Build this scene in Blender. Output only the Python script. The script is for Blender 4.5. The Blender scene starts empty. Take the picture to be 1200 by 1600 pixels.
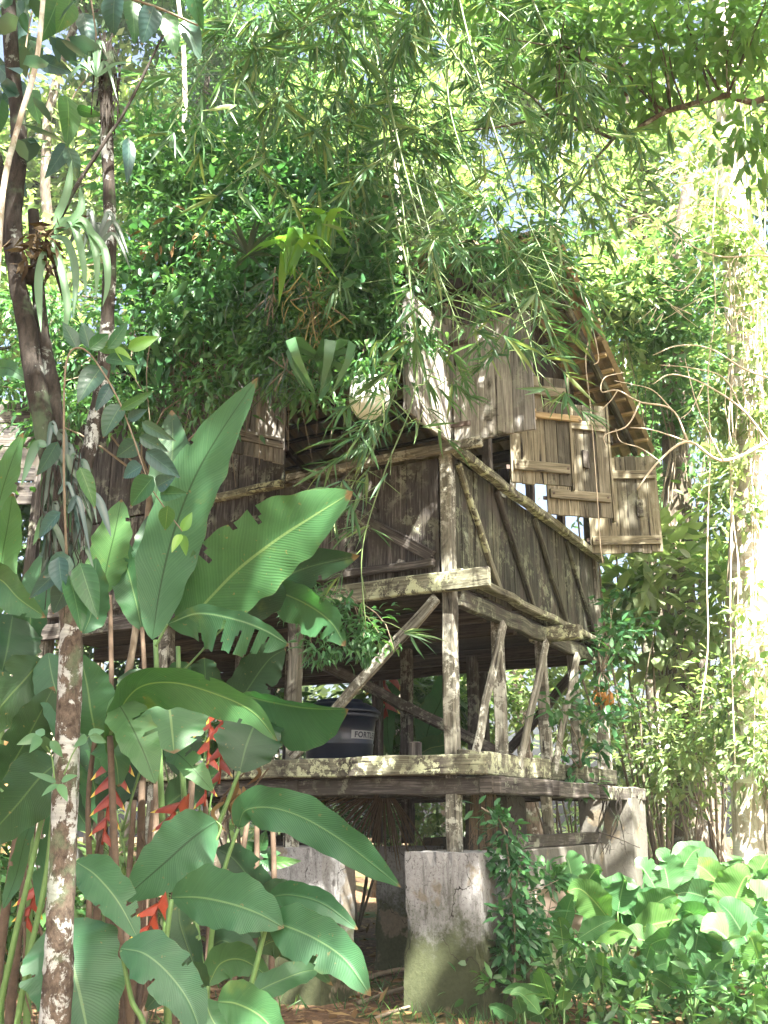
import bpy, math, random
import numpy as np
from mathutils import Vector, Matrix

C = bpy.context.scene.collection
scene = bpy.context.scene
rad = math.radians
# ------------------------------------------------------------------ camera
F = 1500.0                      # focal length in pixels of the 1200x1600 photograph
EYE = 1.17
HAZE = .0009
PITCH = math.atan2(475, F)
CP, SP = math.cos(PITCH), math.sin(PITCH)
cam_d = bpy.data.cameras.new('camera')
cam = bpy.data.objects.new('camera', cam_d)
C.objects.link(cam)
cam.location = (0, 0, EYE)
cam.rotation_euler = (math.pi / 2 + PITCH, 0, 0)
cam_d.sensor_fit = 'VERTICAL'
cam_d.sensor_height = 36
cam_d.lens = 36 * F / 1600
cam_d.clip_start = 0.05
cam_d.clip_end = 2000
scene.camera = cam
# ------------------------------------------------------------------ light
SUN_TO = Vector((0.20, -0.57, 0.78)).normalized()
world = bpy.data.worlds.new('World')
scene.world = world
world.use_nodes = True
wn = world.node_tree.nodes
sky = wn.new('ShaderNodeTexSky')
sky.sky_type = 'NISHITA'
sky.sun_disc = False
sky.sun_elevation = math.asin(SUN_TO.z)
sky.sun_rotation = math.atan2(SUN_TO.x, SUN_TO.y)
sky.dust_density = 9
world.node_tree.links.new(sky.outputs[0], wn['Background'].inputs[0])
wn['Background'].inputs[1].default_value = 0.05
sun_d = bpy.data.lights.new('sun', 'SUN')
sun_d.energy = 5.0
sun_d.angle = rad(0.5)
sun_d.color = (1.0, 0.95, 0.86)
sun = bpy.data.objects.new('sun', sun_d)
C.objects.link(sun)
sun.rotation_euler = (-SUN_TO).to_track_quat('-Z', 'Y').to_euler()
sun.location = (3, -3, 20)
scene.view_settings.view_transform = 'Standard'
scene.view_settings.look = 'None'
scene.view_settings.gamma = 1
scene.view_settings.use_curve_mapping = False
scene.view_settings.exposure = 3.6
scene.render.engine = 'CYCLES'
scene.cycles.max_bounces = 7
scene.cycles.diffuse_bounces = 4
scene.cycles.transmission_bounces = 5
scene.cycles.transparent_max_bounces = 6
scene.cycles.use_denoising = True


def P(px, py, Y):
    """World point at distance Y along the ground that the photo shows at (px, py)."""
    x, up = (px - 600) / F, (800 - py) / F
    d = Vector((x, CP - up * SP, SP + up * CP))
    return Vector((0, 0, EYE)) + d * (Y / d.y)


def mpp(p):
    """metres per photo pixel at a world point"""
    return (p.y * CP + (p.z - EYE) * SP) / F


def gz(x, y):
    t = max(0.0, min(1.0, (y - 1.0) / 5.0))
    h = -0.55 * (1 - t * t * (3 - 2 * t))
    return h + 0.04 * math.sin(x * 1.3 + y * 0.7) * math.sin(y * 0.9 - x * 0.4) * (1 if abs(x) + y < 40 else 0)


# ------------------------------------------------------------------ objects
def root(name, label, cat, loc=(0, 0, 0), rotz=0, group=None, kind=None):
    o = bpy.data.objects.new(name, None)
    C.objects.link(o)
    o.empty_display_size = 0.1
    o.location = loc
    o.rotation_euler = (0, 0, rotz)
    o['label'] = label
    o['category'] = cat
    if group: o['group'] = group
    if kind: o['kind'] = kind
    return o


def tag(o, label=None, cat=None, group=None, kind=None):
    if label: o['label'] = label
    if cat: o['category'] = cat
    if group: o['group'] = group
    if kind: o['kind'] = kind
    return o


def place(name, me, parent=None, local=False, label=None):
    o = bpy.data.objects.new(name, me)
    C.objects.link(o)
    if parent is not None:
        o.parent = parent
        if not local and parent.type == 'EMPTY':
            o.location = -Vector(parent.location)
    if label: o['label'] = label
    return o


class MB:
    """collects faces into one mesh"""
    def __init__(s):
        s.v, s.f, s.uv, s.mi = [], [], [], []

    def face(s, idx, uvs, mi=0):
        s.f.append(idx); s.uv.append(uvs); s.mi.append(mi)

    def beam(s, a, b, w, h, up=(0, 0, 1), jit=0.0, mi=0, twist=0):
        a, b = Vector(a), Vector(b)
        d = b - a
        L = d.length
        d.normalize()
        up = Vector(up)
        if abs(d.dot(up)) > 0.98: up = Vector((1, 0, 0)) if abs(d.x) < 0.9 else Vector((0, 1, 0))
        sd = d.cross(up).normalized()
        un = sd.cross(d).normalized()
        n = max(1, int(L / 0.22)) if jit else 1
        o = len(s.v)
        u0, v0 = R.uniform(0, 40), R.uniform(0, 40)
        for i in range(n + 1):
            c = a + d * (L * i / n)
            if jit and 0 < i < n:
                c = c + sd * R.uniform(-jit, jit) + un * R.uniform(-jit, jit)
            ww = w * (1 + (R.uniform(-jit, jit) * 6 if jit else 0))
            hh = h * (1 + (R.uniform(-jit, jit) * 6 if jit else 0))
            for x, y in ((-1, -1), (1, -1), (1, 1), (-1, 1)):
                s.v.append(c + sd * (x * ww / 2) + un * (y * hh / 2))
        per = [0, w, w + h, 2 * w + h, 2 * w + 2 * h]
        for i in range(n):
            for k in range(4):
                k2 = (k + 1) % 4
                ua, ub = u0 + L * i / n, u0 + L * (i + 1) / n
                s.face([o + 4 * i + k, o + 4 * (i + 1) + k, o + 4 * (i + 1) + k2, o + 4 * i + k2],
                       [(ua, v0 + per[k]), (ub, v0 + per[k]), (ub, v0 + per[k + 1]), (ua, v0 + per[k + 1])], mi)
        q = o + 4 * n
        cap = [(u0, v0), (u0 + w * .3, v0), (u0 + w * .3, v0 + h), (u0, v0 + h)]
        s.face([o, o + 1, o + 2, o + 3], cap, mi)
        s.face([q + 3, q + 2, q + 1, q], cap, mi)

    def tube(s, pts, rr, n=8, mi=0, wob=0.0, cap=True):
        pts = [Vector(p) for p in pts]
        m = len(pts)
        if not hasattr(rr, '__len__'): rr = [rr] * m
        t0 = (pts[1] - pts[0]).normalized()
        ref = Vector((1, 0, 0)) if abs(t0.x) < 0.8 else Vector((0, 1, 0))
        nx = (ref - t0 * ref.dot(t0)).normalized()
        o = len(s.v)
        ul = R.uniform(0, 30)
        us = []
        for i in range(m):
            t = (pts[min(i + 1, m - 1)] - pts[max(i - 1, 0)])
            if t.length < 1e-9: t = t0
            t = t.normalized()
            nx = (nx - t * nx.dot(t))
            if nx.length < 1e-6: nx = t.orthogonal()
            nx.normalize()
            ny = t.cross(nx)
            if i: ul += (pts[i] - pts[i - 1]).length
            us.append(ul)
            for k in range(n):
                a = 2 * math.pi * k / n
                r = rr[i] * (1 + (R.uniform(-wob, wob) if wob else 0))
                s.v.append(pts[i] + nx * (r * math.cos(a)) + ny * (r * math.sin(a)))
        for i in range(m - 1):
            for k in range(n):
                k2 = (k + 1) % n
                va, vb = k / n, (k + 1) / n
                s.face([o + i * n + k, o + i * n + k2, o + (i + 1) * n + k2, o + (i + 1) * n + k],
                       [(us[i], va), (us[i], vb), (us[i + 1], vb), (us[i + 1], va)], mi)
        if cap:
            s.face([o + k for k in range(n)][::-1], [(0, 0)] * n, mi)
            s.face([o + (m - 1) * n + k for k in range(n)], [(0, 0)] * n, mi)

    def build(s, name, mats, parent=None, local=False, label=None, smooth=False, bevel=0):
        me = bpy.data.meshes.new(name)
        me.from_pydata([tuple(v) for v in s.v], [], s.f)
        ul = me.uv_layers.new(name='UVMap')
        flat = [c for f in s.uv for uv in f for c in uv]
        ul.data.foreach_set('uv', flat)
        if not isinstance(mats, (list, tuple)): mats = [mats]
        for m in mats: me.materials.append(m)
        me.polygons.foreach_set('material_index', s.mi)
        if smooth: me.polygons.foreach_set('use_smooth', [True] * len(s.f))
        me.update()
        o = place(name, me, parent, local, label)
        if bevel:
            b = o.modifiers.new('bevel', 'BEVEL')
            b.width = bevel; b.segments = 1; b.limit_method = 'ANGLE'
        return o


R = random.Random(7)
G = np.random.default_rng(11)


def cr(pts, n):
    """Catmull-Rom through points, n samples"""
    p = [np.array(q, float) for q in pts]
    p = [2 * p[0] - p[1]] + p + [2 * p[-1] - p[-2]]
    out = []
    seg = len(p) - 3
    for i in range(n):
        x = i / (n - 1) * seg
        k = min(int(x), seg - 1)
        t = x - k
        a, b, c, d = p[k:k + 4]
        out.append(.5 * ((2 * b) + (c - a) * t + (2 * a - 5 * b + 4 * c - d) * t * t + (3 * b - a - 3 * c + d) * t ** 3))
    return out


def crv(pts, n):
    return [Vector(q) for q in cr([tuple(p) for p in pts], n)]


# ------------------------------------------------------------------ materials
def nmat(name):
    m = bpy.data.materials.new(name)
    m.use_nodes = True
    nt = m.node_tree
    return m, nt, nt.nodes['Principled BSDF']


def node(nt, typ, ins=None, **kw):
    n = nt.nodes.new(typ)
    for k, v in kw.items(): setattr(n, k, v)
    for k, v in (ins or {}).items():
        if isinstance(v, bpy.types.NodeSocket): nt.links.new(v, n.inputs[k])
        else: n.inputs[k].default_value = v
    return n


def ramp(nt, fac, stops):
    n = nt.nodes.new('ShaderNodeValToRGB')
    nt.links.new(fac, n.inputs[0])
    e = n.color_ramp.elements
    while len(e) < len(stops): e.new(0.5)
    for el, (p, c) in zip(e, stops):
        el.position = p
        el.color = (*c, 1) if len(c) == 3 else c
    return n.outputs[0]


def mix(nt, fac, a, b, mode='MIX'):
    n = nt.nodes.new('ShaderNodeMix')
    n.data_type = 'RGBA'
    n.blend_type = mode
    for s, v in ((n.inputs[0], fac), (n.inputs[6], a), (n.inputs[7], b)):
        if isinstance(v, bpy.types.NodeSocket): nt.links.new(v, s)
        else: s.default_value = v if not isinstance(v, tuple) else ((*v, 1) if len(v) == 3 else v)
    return n.outputs[2]


def noise(nt, vec, scale, detail=4, rough=.6, dist=0):
    n = node(nt, 'ShaderNodeTexNoise', {'Scale': scale, 'Detail': detail, 'Roughness': rough, 'Distortion': dist})
    if vec is not None: nt.links.new(vec, n.inputs['Vector'])
    return n.outputs[0]


def sstep(nt, val, lo, hi):
    n = node(nt, 'ShaderNodeMapRange', {'From Min': lo, 'From Max': hi}, interpolation_type='SMOOTHSTEP')
    nt.links.new(val, n.inputs[0])
    return n.outputs[0]


def bump(nt, bsdf, h, strength, dist):
    b = node(nt, 'ShaderNodeBump', {'Strength': strength, 'Distance': dist})
    nt.links.new(h, b.inputs['Height'])
    nt.links.new(b.outputs[0], bsdf.inputs['Normal'])


def mat_leaf(name, cols, trans=0.35, tcol=None, rough=.42, spec=.45):
    """cols: ramp over the per-leaf random number (species colour variety)"""
    m, nt, b = nmat(name)
    at = node(nt, 'ShaderNodeAttribute', attribute_name='rnd')
    col = ramp(nt, at.outputs['Fac'], [(i / (len(cols) - 1), c) for i, c in enumerate(cols)])
    geo = node(nt, 'ShaderNodeNewGeometry')
    nz = noise(nt, geo.outputs['Position'], 9, 2)
    col = mix(nt, .35, col, mix(nt, nz, (.25, .35, .25), (1.2, 1.15, .9)), 'MULTIPLY')
    nt.links.new(col, b.inputs['Base Color'])
    b.inputs['Roughness'].default_value = rough
    b.inputs['Specular IOR Level'].default_value = spec
    tr = node(nt, 'ShaderNodeBsdfTranslucent')
    tc = mix(nt, 1.0, col, (1.35, 1.42, .75), 'MULTIPLY')
    nt.links.new(tc, tr.inputs[0])
    mx = node(nt, 'ShaderNodeMixShader', {0: trans})
    nt.links.new(b.outputs[0], mx.inputs[1])
    nt.links.new(tr.outputs[0], mx.inputs[2])
    nt.links.new(mx.outputs[0], nt.nodes['Material Output'].inputs[0])
    return m


def mat_bigleaf(name, dark, light, midrib, freq=46, trans=.25, rough=.38):
    """leaf blade with feather veins: UV u along the midrib, v across"""
    m, nt, b = nmat(name)
    uv = node(nt, 'ShaderNodeUVMap')
    sx = node(nt, 'ShaderNodeSeparateXYZ', {0: uv.outputs[0]})
    av = node(nt, 'ShaderNodeMath', {0: sx.outputs[1]}, operation='ABSOLUTE')
    sk = node(nt, 'ShaderNodeMath', {0: av.outputs[0], 1: -0.16}, operation='MULTIPLY')
    su = node(nt, 'ShaderNodeMath', {0: sx.outputs[0], 1: sk.outputs[0]}, operation='ADD')
    geo = node(nt, 'ShaderNodeNewGeometry')
    n1 = noise(nt, geo.outputs['Position'], 14, 3)
    nn = node(nt, 'ShaderNodeMath', {0: n1, 1: .012}, operation='MULTIPLY')
    su2 = node(nt, 'ShaderNodeMath', {0: su.outputs[0], 1: nn.outputs[0]}, operation='ADD')
    fr = node(nt, 'ShaderNodeMath', {0: su2.outputs[0], 1: freq * 6.283}, operation='MULTIPLY')
    sn = node(nt, 'ShaderNodeMath', {0: fr.outputs[0]}, operation='SINE')
    cmb = node(nt, 'ShaderNodeCombineXYZ', {0: su2.outputs[0]})
    band = noise(nt, cmb.outputs[0], 34, 3, .7)
    at = node(nt, 'ShaderNodeAttribute', attribute_name='rnd')
    blot = noise(nt, geo.outputs['Position'], 5, 3)
    f0 = mix(nt, .5, blot, band)
    col = ramp(nt, f0, [(.3, dark), (.68, light)])
    vein = sstep(nt, sn.outputs[0], .6, 1.0)
    col = mix(nt, node(nt, 'ShaderNodeMath', {0: vein, 1: .11}, operation='MULTIPLY').outputs[0], col, tuple(c * 1.8 for c in light))
    mid = sstep(nt, av.outputs[0], .045, .02)
    col = mix(nt, mid, col, midrib)
    yel = sstep(nt, noise(nt, geo.outputs['Position'], 3.5, 4), .62, .74)
    col = mix(nt, node(nt, 'ShaderNodeMath', {0: yel, 1: .35}, operation='MULTIPLY').outputs[0], col, (.16, .19, .04))
    spots = sstep(nt, noise(nt, geo.outputs['Position'], 42, 3), .67, .72)
    col = mix(nt, node(nt, 'ShaderNodeMath', {0: spots, 1: .6}, operation='MULTIPLY').outputs[0], col, (.16, .13, .05))
    col = mix(nt, 1.0, col, ramp(nt, at.outputs['Fac'], [(0, (.72, .8, .85)), (.5, (1, 1, 1)), (1, (1.35, 1.18, .85))]), 'MULTIPLY')
    eb = node(nt, 'ShaderNodeMath', {0: noise(nt, geo.outputs['Position'], 16, 3), 1: .16}, operation='MULTIPLY')
    edge = sstep(nt, node(nt, 'ShaderNodeMath', {0: av.outputs[0], 1: eb.outputs[0]}, operation='ADD').outputs[0], 1.06, 1.12)
    col = mix(nt, node(nt, 'ShaderNodeMath', {0: edge, 1: .45}, operation='MULTIPLY').outputs[0], col, (.16, .13, .05))
    tn = node(nt, 'ShaderNodeMath', {0: noise(nt, geo.outputs['Position'], 11, 4), 1: .16}, operation='MULTIPLY')
    tip = sstep(nt, node(nt, 'ShaderNodeMath', {0: sx.outputs[0], 1: tn.outputs[0]}, operation='ADD').outputs[0], 1.035, 1.06)
    col = mix(nt, tip, col, (.13, .085, .035))
    nt.links.new(col, b.inputs['Base Color'])
    b.inputs['Roughness'].default_value = rough
    b.inputs['Specular IOR Level'].default_value = .36
    bump(nt, b, node(nt, 'ShaderNodeMath', {0: sn.outputs[0], 1: band}, operation='ADD').outputs[0], .22, .0015)
    tr = node(nt, 'ShaderNodeBsdfTranslucent')
    nt.links.new(mix(nt, 1.0, col, (1.3, 1.6, .7), 'MULTIPLY'), tr.inputs[0])
    mx = node(nt, 'ShaderNodeMixShader', {0: trans})
    nt.links.new(b.outputs[0], mx.inputs[1])
    nt.links.new(tr.outputs[0], mx.inputs[2])
    nt.links.new(mx.outputs[0], nt.nodes['Material Output'].inputs[0])
    return m


def mat_wood(name, dark, mid, light, lichen=(.42, .46, .33), la=.0, mould=.3, rough=.85, grain=24):
    m, nt, b = nmat(name)
    uv = node(nt, 'ShaderNodeUVMap')
    mp = node(nt, 'ShaderNodeMapping', {'Vector': uv.outputs[0], 'Scale': (1.6, grain, 1)})
    g1 = noise(nt, mp.outputs[0], 1.0, 6, .7, .6)
    mp2 = node(nt, 'ShaderNodeMapping', {'Vector': uv.outputs[0], 'Scale': (4, 90, 1)})
    g2 = noise(nt, mp2.outputs[0], 1.0, 3, .6)
    gm = mix(nt, .4, g1, g2)
    col = ramp(nt, gm, [(.36, dark), (.5, mid), (.62, light)])
    gi = node(nt, 'ShaderNodeNewGeometry')
    col = mix(nt, 1.0, col, ramp(nt, gi.outputs['Random Per Island'], [(0, (.5, .5, .5)), (.5, (.95, .93, .9)), (1, (1.3, 1.25, 1.15))]), 'MULTIPLY')
    geo = node(nt, 'ShaderNodeNewGeometry')
    pos = geo.outputs['Position']
    mo = noise(nt, pos, 3.1, 5, .65, .5)
    mf = sstep(nt, mo, .62 - .25 * mould, .72 - .2 * mould)
    col = mix(nt, mf, col, mix(nt, gm, (.012, .012, .010), (.075, .065, .05)))
    ln = noise(nt, pos, 13, 6, .75)
    l2 = noise(nt, pos, 2.3, 3, .6)
    lf = node(nt, 'ShaderNodeMath', {0: sstep(nt, ln, .50, .55), 1: sstep(nt, l2, .55 - .22 * la, .68 - .16 * la)}, operation='MULTIPLY')
    lf2 = node(nt, 'ShaderNodeMath', {0: lf.outputs[0], 1: min(1, la * 1.1)}, operation='MULTIPLY')
    col = mix(nt, lf2.outputs[0], col, lichen)
    crk = sstep(nt, g1, .41, .36)
    col = mix(nt, crk, col, (.012, .010, .008))
    nt.links.new(col, b.inputs['Base Color'])
    b.inputs['Roughness'].default_value = rough
    b.inputs['Specular IOR Level'].default_value = .2
    bump(nt, b, mix(nt, .4, gm, ln), .8, .008)
    return m


def mat_bark(name, dark, mid, lichen, la=.5, scale=18, stretch=4):
    m, nt, b = nmat(name)
    geo = node(nt, 'ShaderNodeNewGeometry')
    pos = geo.outputs['Position']
    mp = node(nt, 'ShaderNodeMapping', {'Vector': pos, 'Scale': (1, 1, 1 / stretch)})
    n1 = noise(nt, mp.outputs[0], scale * 2.2, 6, .7, .4)
    col = ramp(nt, n1, [(.32, dark), (.6, mid), (.72, tuple(min(1, c * 1.5) for c in mid))])
    mp2 = node(nt, 'ShaderNodeMapping', {'Vector': pos, 'Scale': (1, 1, .8)})
    n2 = noise(nt, mp2.outputs[0], scale * .55, 6, .72, .4)
    lf = sstep(nt, n2, .62 - .25 * la, .67 - .25 * la)
    rings = node(nt, 'ShaderNodeMapping', {'Vector': pos, 'Scale': (3, 3, 60)})
    n3 = noise(nt, rings.outputs[0], 1.2, 4, .6)
    lc = mix(nt, n3, tuple(c * .35 for c in lichen), tuple(min(.85, c * 1.35) for c in lichen))
    col = mix(nt, lf, col, lc)
    gl = sstep(nt, noise(nt, pos, scale * .3, 4), .55, .66)
    col = mix(nt, node(nt, 'ShaderNodeMath', {0: gl, 1: .45}, operation='MULTIPLY').outputs[0], col, (.10, .16, .09))
    nt.links.new(col, b.inputs['Base Color'])
    b.inputs['Roughness'].default_value = .9
    b.inputs['Specular IOR Level'].default_value = .15
    bump(nt, b, mix(nt, .5, n1, n2), 1.0, .012)
    return m


def mat_concrete(name='mouldy whitewashed concrete', lo=(.17, .17, .168), hi=(.33, .33, .325)):
    m, nt, b = nmat(name)
    geo = node(nt, 'ShaderNodeNewGeometry')
    pos = geo.outputs['Position']
    sz = node(nt, 'ShaderNodeSeparateXYZ', {0: pos})
    n1 = noise(nt, pos, 6, 6, .7)
    n2 = noise(nt, pos, 38, 5, .7)
    paint = mix(nt, n2, lo, hi)
    str_ = node(nt, 'ShaderNodeMapping', {'Vector': pos, 'Scale': (9, 9, 1.4)})
    st = noise(nt, str_.outputs[0], 2.4, 6, .75, .3)
    sf = node(nt, 'ShaderNodeMath', {0: sstep(nt, st, .50, .66), 1: .62}, operation='MULTIPLY')
    col = mix(nt, sf.outputs[0], paint, (.06, .055, .05))
    col = mix(nt, sstep(nt, noise(nt, pos, 60, 5, .8), .56, .62), col, (.09, .085, .08))
    hz = node(nt, 'ShaderNodeMath', {0: mix(nt, .4, n1, n2), 1: 1.15}, operation='MULTIPLY')
    hz2 = node(nt, 'ShaderNodeMath', {0: sz.outputs[2], 1: hz.outputs[0]}, operation='SUBTRACT')
    moss = mix(nt, n2, (.015, .022, .009), (.075, .082, .045))
    col = mix(nt, sstep(nt, hz2.outputs[0], .16, -.20), col, moss)
    bare = sstep(nt, noise(nt, pos, 3.4, 4), .56, .62)
    col = mix(nt, node(nt, 'ShaderNodeMath', {0: bare, 1: .75}, operation='MULTIPLY').outputs[0], col, mix(nt, n2, (.06, .05, .035), (.24, .20, .14)))
    wv = node(nt, 'ShaderNodeMapping', {'Vector': pos, 'Scale': (1, 1, .7)})
    warp = node(nt, 'ShaderNodeTexNoise', {'Vector': wv.outputs[0], 'Scale': 7.0, 'Detail': 3.0})
    vv = mix(nt, .16, wv.outputs[0], warp.outputs[1])
    vor = node(nt, 'ShaderNodeTexVoronoi', {'Vector': vv, 'Scale': 3.2}, feature='DISTANCE_TO_EDGE')
    ck = sstep(nt, vor.outputs[0], .008, .002)
    ck = node(nt, 'ShaderNodeMath', {0: ck, 1: sstep(nt, n1, .42, .55)}, operation='MULTIPLY').outputs[0]
    col = mix(nt, ck, col, (.02, .018, .015))
    nt.links.new(col, b.inputs['Base Color'])
    b.inputs['Roughness'].default_value = .95
    b.inputs['Specular IOR Level'].default_value = .1
    h = mix(nt, .5, n2, vor.outputs[0])
    bump(nt, b, mix(nt, .5, n2, n1), .6, .012)
    return m


def mat_plain(name, col, rough=.5, var=.25, scale=12, spec=.4):
    m, nt, b = nmat(name)
    geo = node(nt, 'ShaderNodeNewGeometry')
    n = noise(nt, geo.outputs['Position'], scale, 5, .65)
    c = mix(nt, n, tuple(x * (1 - var) for x in col), tuple(min(.9, x * (1 + var)) for x in col))
    nt.links.new(c, b.inputs['Base Color'])
    b.inputs['Roughness'].default_value = rough
    b.inputs['Specular IOR Level'].default_value = spec
    bump(nt, b, n, .2, .004)
    return m


def mat_ground():
    m, nt, b = nmat('forest soil')
    geo = node(nt, 'ShaderNodeNewGeometry')
    pos = geo.outputs['Position']
    n1 = noise(nt, pos, 1.2, 6, .65)
    n2 = noise(nt, pos, 22, 6, .7)
    vor = node(nt, 'ShaderNodeTexVoronoi', {'Vector': pos, 'Scale': 26.0, 'Randomness': 1.0})
    lit = ramp(nt, vor.outputs['Color'], [(0, (.05, .03, .018)), (.4, (.13, .075, .04)), (.75, (.20, .13, .07)), (1, (.28, .21, .12))])
    soil = mix(nt, n2, (.035, .022, .014), (.15, .095, .06))
    col = mix(nt, sstep(nt, n2, .45, .6), soil, lit)
    col = mix(nt, sstep(nt, n1, .5, .66), col, mix(nt, n2, (.02, .035, .012), (.07, .11, .03)))
    nt.links.new(col, b.inputs['Base Color'])
    b.inputs['Roughness'].default_value = .95
    b.inputs['Specular IOR Level'].default_value = .1
    bump(nt, b, mix(nt, .5, n2, vor.outputs[0]), .9, .03)
    return m


M = {}
M['bamboo'] = mat_leaf('bamboo leaves', [(.05, .125, .065), (.075, .175, .08), (.11, .23, .10), (.075, .165, .075), (.24, .31, .12)], .35)
M['shrub'] = mat_leaf('small glossy leaves', [(.04, .12, .055), (.06, .165, .07), (.09, .21, .08), (.14, .26, .09)], .4)
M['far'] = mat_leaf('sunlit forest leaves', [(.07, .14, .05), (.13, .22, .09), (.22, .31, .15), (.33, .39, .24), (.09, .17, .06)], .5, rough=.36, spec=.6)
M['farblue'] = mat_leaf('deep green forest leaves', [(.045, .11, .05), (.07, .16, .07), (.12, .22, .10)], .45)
M['canopy'] = mat_leaf('overhanging tree leaves', [(.09, .19, .07), (.13, .25, .09), (.19, .32, .13)], .55)
M['ivy'] = mat_leaf('vine leaves', [(.03, .10, .045), (.045, .14, .055), (.08, .19, .06)], .3)
M['vineblue'] = mat_leaf('blue green vine leaves', [(.035, .085, .085), (.05, .11, .10), (.06, .15, .07)], .2, rough=.3, spec=.6)
M['under'] = mat_leaf('undergrowth leaves', [(.02, .065, .022), (.035, .10, .032), (.06, .15, .04), (.10, .18, .05)], .35)
M['dead'] = mat_leaf('dead leaves', [(.10, .06, .03), (.19, .12, .06), (.30, .21, .11)], .15, rough=.8, spec=.1)
M['nest'] = mat_leaf('old leaf nest', [(.03, .02, .012), (.06, .042, .025), (.10, .075, .045)], .1, rough=.8, spec=.1)
M['orange'] = mat_leaf('orange withered leaves', [(.30, .13, .03), (.42, .20, .04)], .3, rough=.7)
M['strap'] = mat_leaf('strap leaves', [(.05, .12, .06), (.08, .18, .09), (.10, .22, .10)], .25, rough=.4)
M['brom'] = mat_leaf('bromeliad leaves', [(.06, .17, .05), (.12, .28, .05), (.18, .34, .06)], .3)
M['bromdark'] = mat_leaf('dark bromeliad leaves', [(.02, .04, .03), (.035, .065, .045), (.04, .08, .04)], .1)
M['root'] = mat_leaf('yellow aerial roots', [(.20, .17, .07), (.32, .27, .12), (.12, .09, .05)], .1, rough=.8)
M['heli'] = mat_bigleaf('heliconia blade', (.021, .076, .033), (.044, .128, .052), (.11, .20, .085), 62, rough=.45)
M['helidark'] = mat_bigleaf('dark shaded heliconia blade', (.010, .038, .016), (.022, .066, .025), (.05, .10, .04), 62, .2, rough=.45)  # darker blade tone, also painting shade on dim plants behind
M['helilight'] = mat_bigleaf('pale heliconia blade', (.035, .108, .05), (.07, .17, .075), (.025, .07, .025), 56, .38, rough=.45)  # paler copy of the blade colours
M['broad'] = mat_bigleaf('broad arrow leaf', (.038, .115, .042), (.10, .22, .085), (.20, .32, .15), 26, .3, rough=.32)
M['ovblue'] = mat_bigleaf('blue green vine blade', (.022, .06, .055), (.04, .095, .08), (.07, .14, .10), 7, .25, rough=.36)
M['ovgreen'] = mat_bigleaf('green vine blade', (.025, .08, .03), (.05, .14, .05), (.10, .20, .08), 7, .35, rough=.4)
M['stemg'] = mat_plain('green stem', (.09, .17, .05), .5, .5, 20)
M['stemd'] = mat_plain('brown leaf sheath', (.10, .072, .05), .8, .7, 30, .2)
M['culm'] = mat_plain('bamboo culm', (.09, .14, .045), .4, .5, 15)
M['twig'] = mat_plain('twig bark', (.17, .14, .10), .85, .5, 30, .2)
M['drytwig'] = mat_plain('bleached dry branch', (.50, .43, .33), .8, .4, 25, .2)
M['red'] = mat_plain('red heliconia bract', (.24, .034, .012), .38, .45, 25)
M['yellow'] = mat_plain('yellow bract edge', (.55, .40, .06), .4, .2, 25)
M['bark_l'] = mat_bark('lichen bark', (.028, .021, .016), (.11, .088, .068), (.40, .42, .40), .5, 22, 1.5)
M['bark_d'] = mat_bark('dark mossy bark', (.010, .009, .008), (.04, .034, .028), (.18, .20, .18), .1, 18, 3)
M['bark_m'] = mat_bark('half lichened bark', (.012, .010, .009), (.05, .042, .034), (.36, .38, .36), .38, 16, 4)
M['bark_p'] = mat_bark('pale bark', (.22, .18, .13), (.46, .41, .33), (.62, .60, .54), .5, 12, 5)
M['bark_b'] = mat_bark('forest bark', (.03, .025, .02), (.12, .10, .075), (.30, .31, .27), .25, 12, 4)
M['post'] = mat_wood('weathered posts', (.035, .031, .025), (.10, .10, .084), (.19, .188, .162), (.46, .47, .40), la=.65, mould=.3)
M['beam'] = mat_wood('mossy timber', (.035, .032, .022), (.098, .10, .074), (.18, .182, .14), (.40, .43, .27), la=.8, mould=.45)
M['plankd'] = mat_wood('dark grey planks', (.014, .012, .011), (.04, .037, .035), (.12, .112, .106), la=.3, mould=.55)
M['plankg'] = mat_wood('green stained planks', (.012, .012, .008), (.036, .038, .028), (.10, .103, .076), (.24, .27, .17), la=.4, mould=.5)
M['shut'] = mat_wood('pale shutter boards', (.05, .044, .031), (.125, .117, .084), (.205, .195, .148), la=.15, mould=.05, grain=26)
M['shutg'] = mat_wood('grey shutter boards', (.06, .057, .054), (.165, .163, .155), (.29, .287, .275), la=.2, mould=.12, grain=26)
M['inner'] = mat_wood('old inner boards darkened for shade', (.008, .007, .006), (.028, .024, .02), (.06, .05, .04), la=0, mould=.3)  # tones lowered to paint deep shade inside and under the house
M['lath'] = mat_wood('yellow roof laths', (.12, .09, .05), (.27, .21, .12), (.38, .31, .19), la=0, mould=0)
M['conc'] = mat_concrete()
M['concg'] = mat_concrete('grey concrete darkened for shade', (.06, .058, .05), (.13, .125, .105))  # darker concrete copy that paints shade on end pier, rear piers and foundation
M['tile'] = mat_plain('clay roof tile', (.24, .195, .125), .95, .75, 9, .1)
M['tank'] = mat_plain('dark blue tank plastic', (.004, .008, .018), .35, .25, 10, .5)
M['tanktext'] = mat_plain('tank sign ground', (.20, .21, .21), .5, .15, 30)
M['tankink'] = mat_plain('dark ink', (.012, .015, .025), .5, .1, 30)
M['brass'] = mat_plain('grey pipe fitting', (.30, .29, .26), .5, .2, 30)
M['white'] = mat_plain('white plastic', (.82, .82, .80), .4, .04, 8)
M['iron'] = mat_plain('rusty iron', (.06, .04, .03), .7, .4, 40)
M['brick'] = None
M['ground'] = mat_ground()
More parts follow.
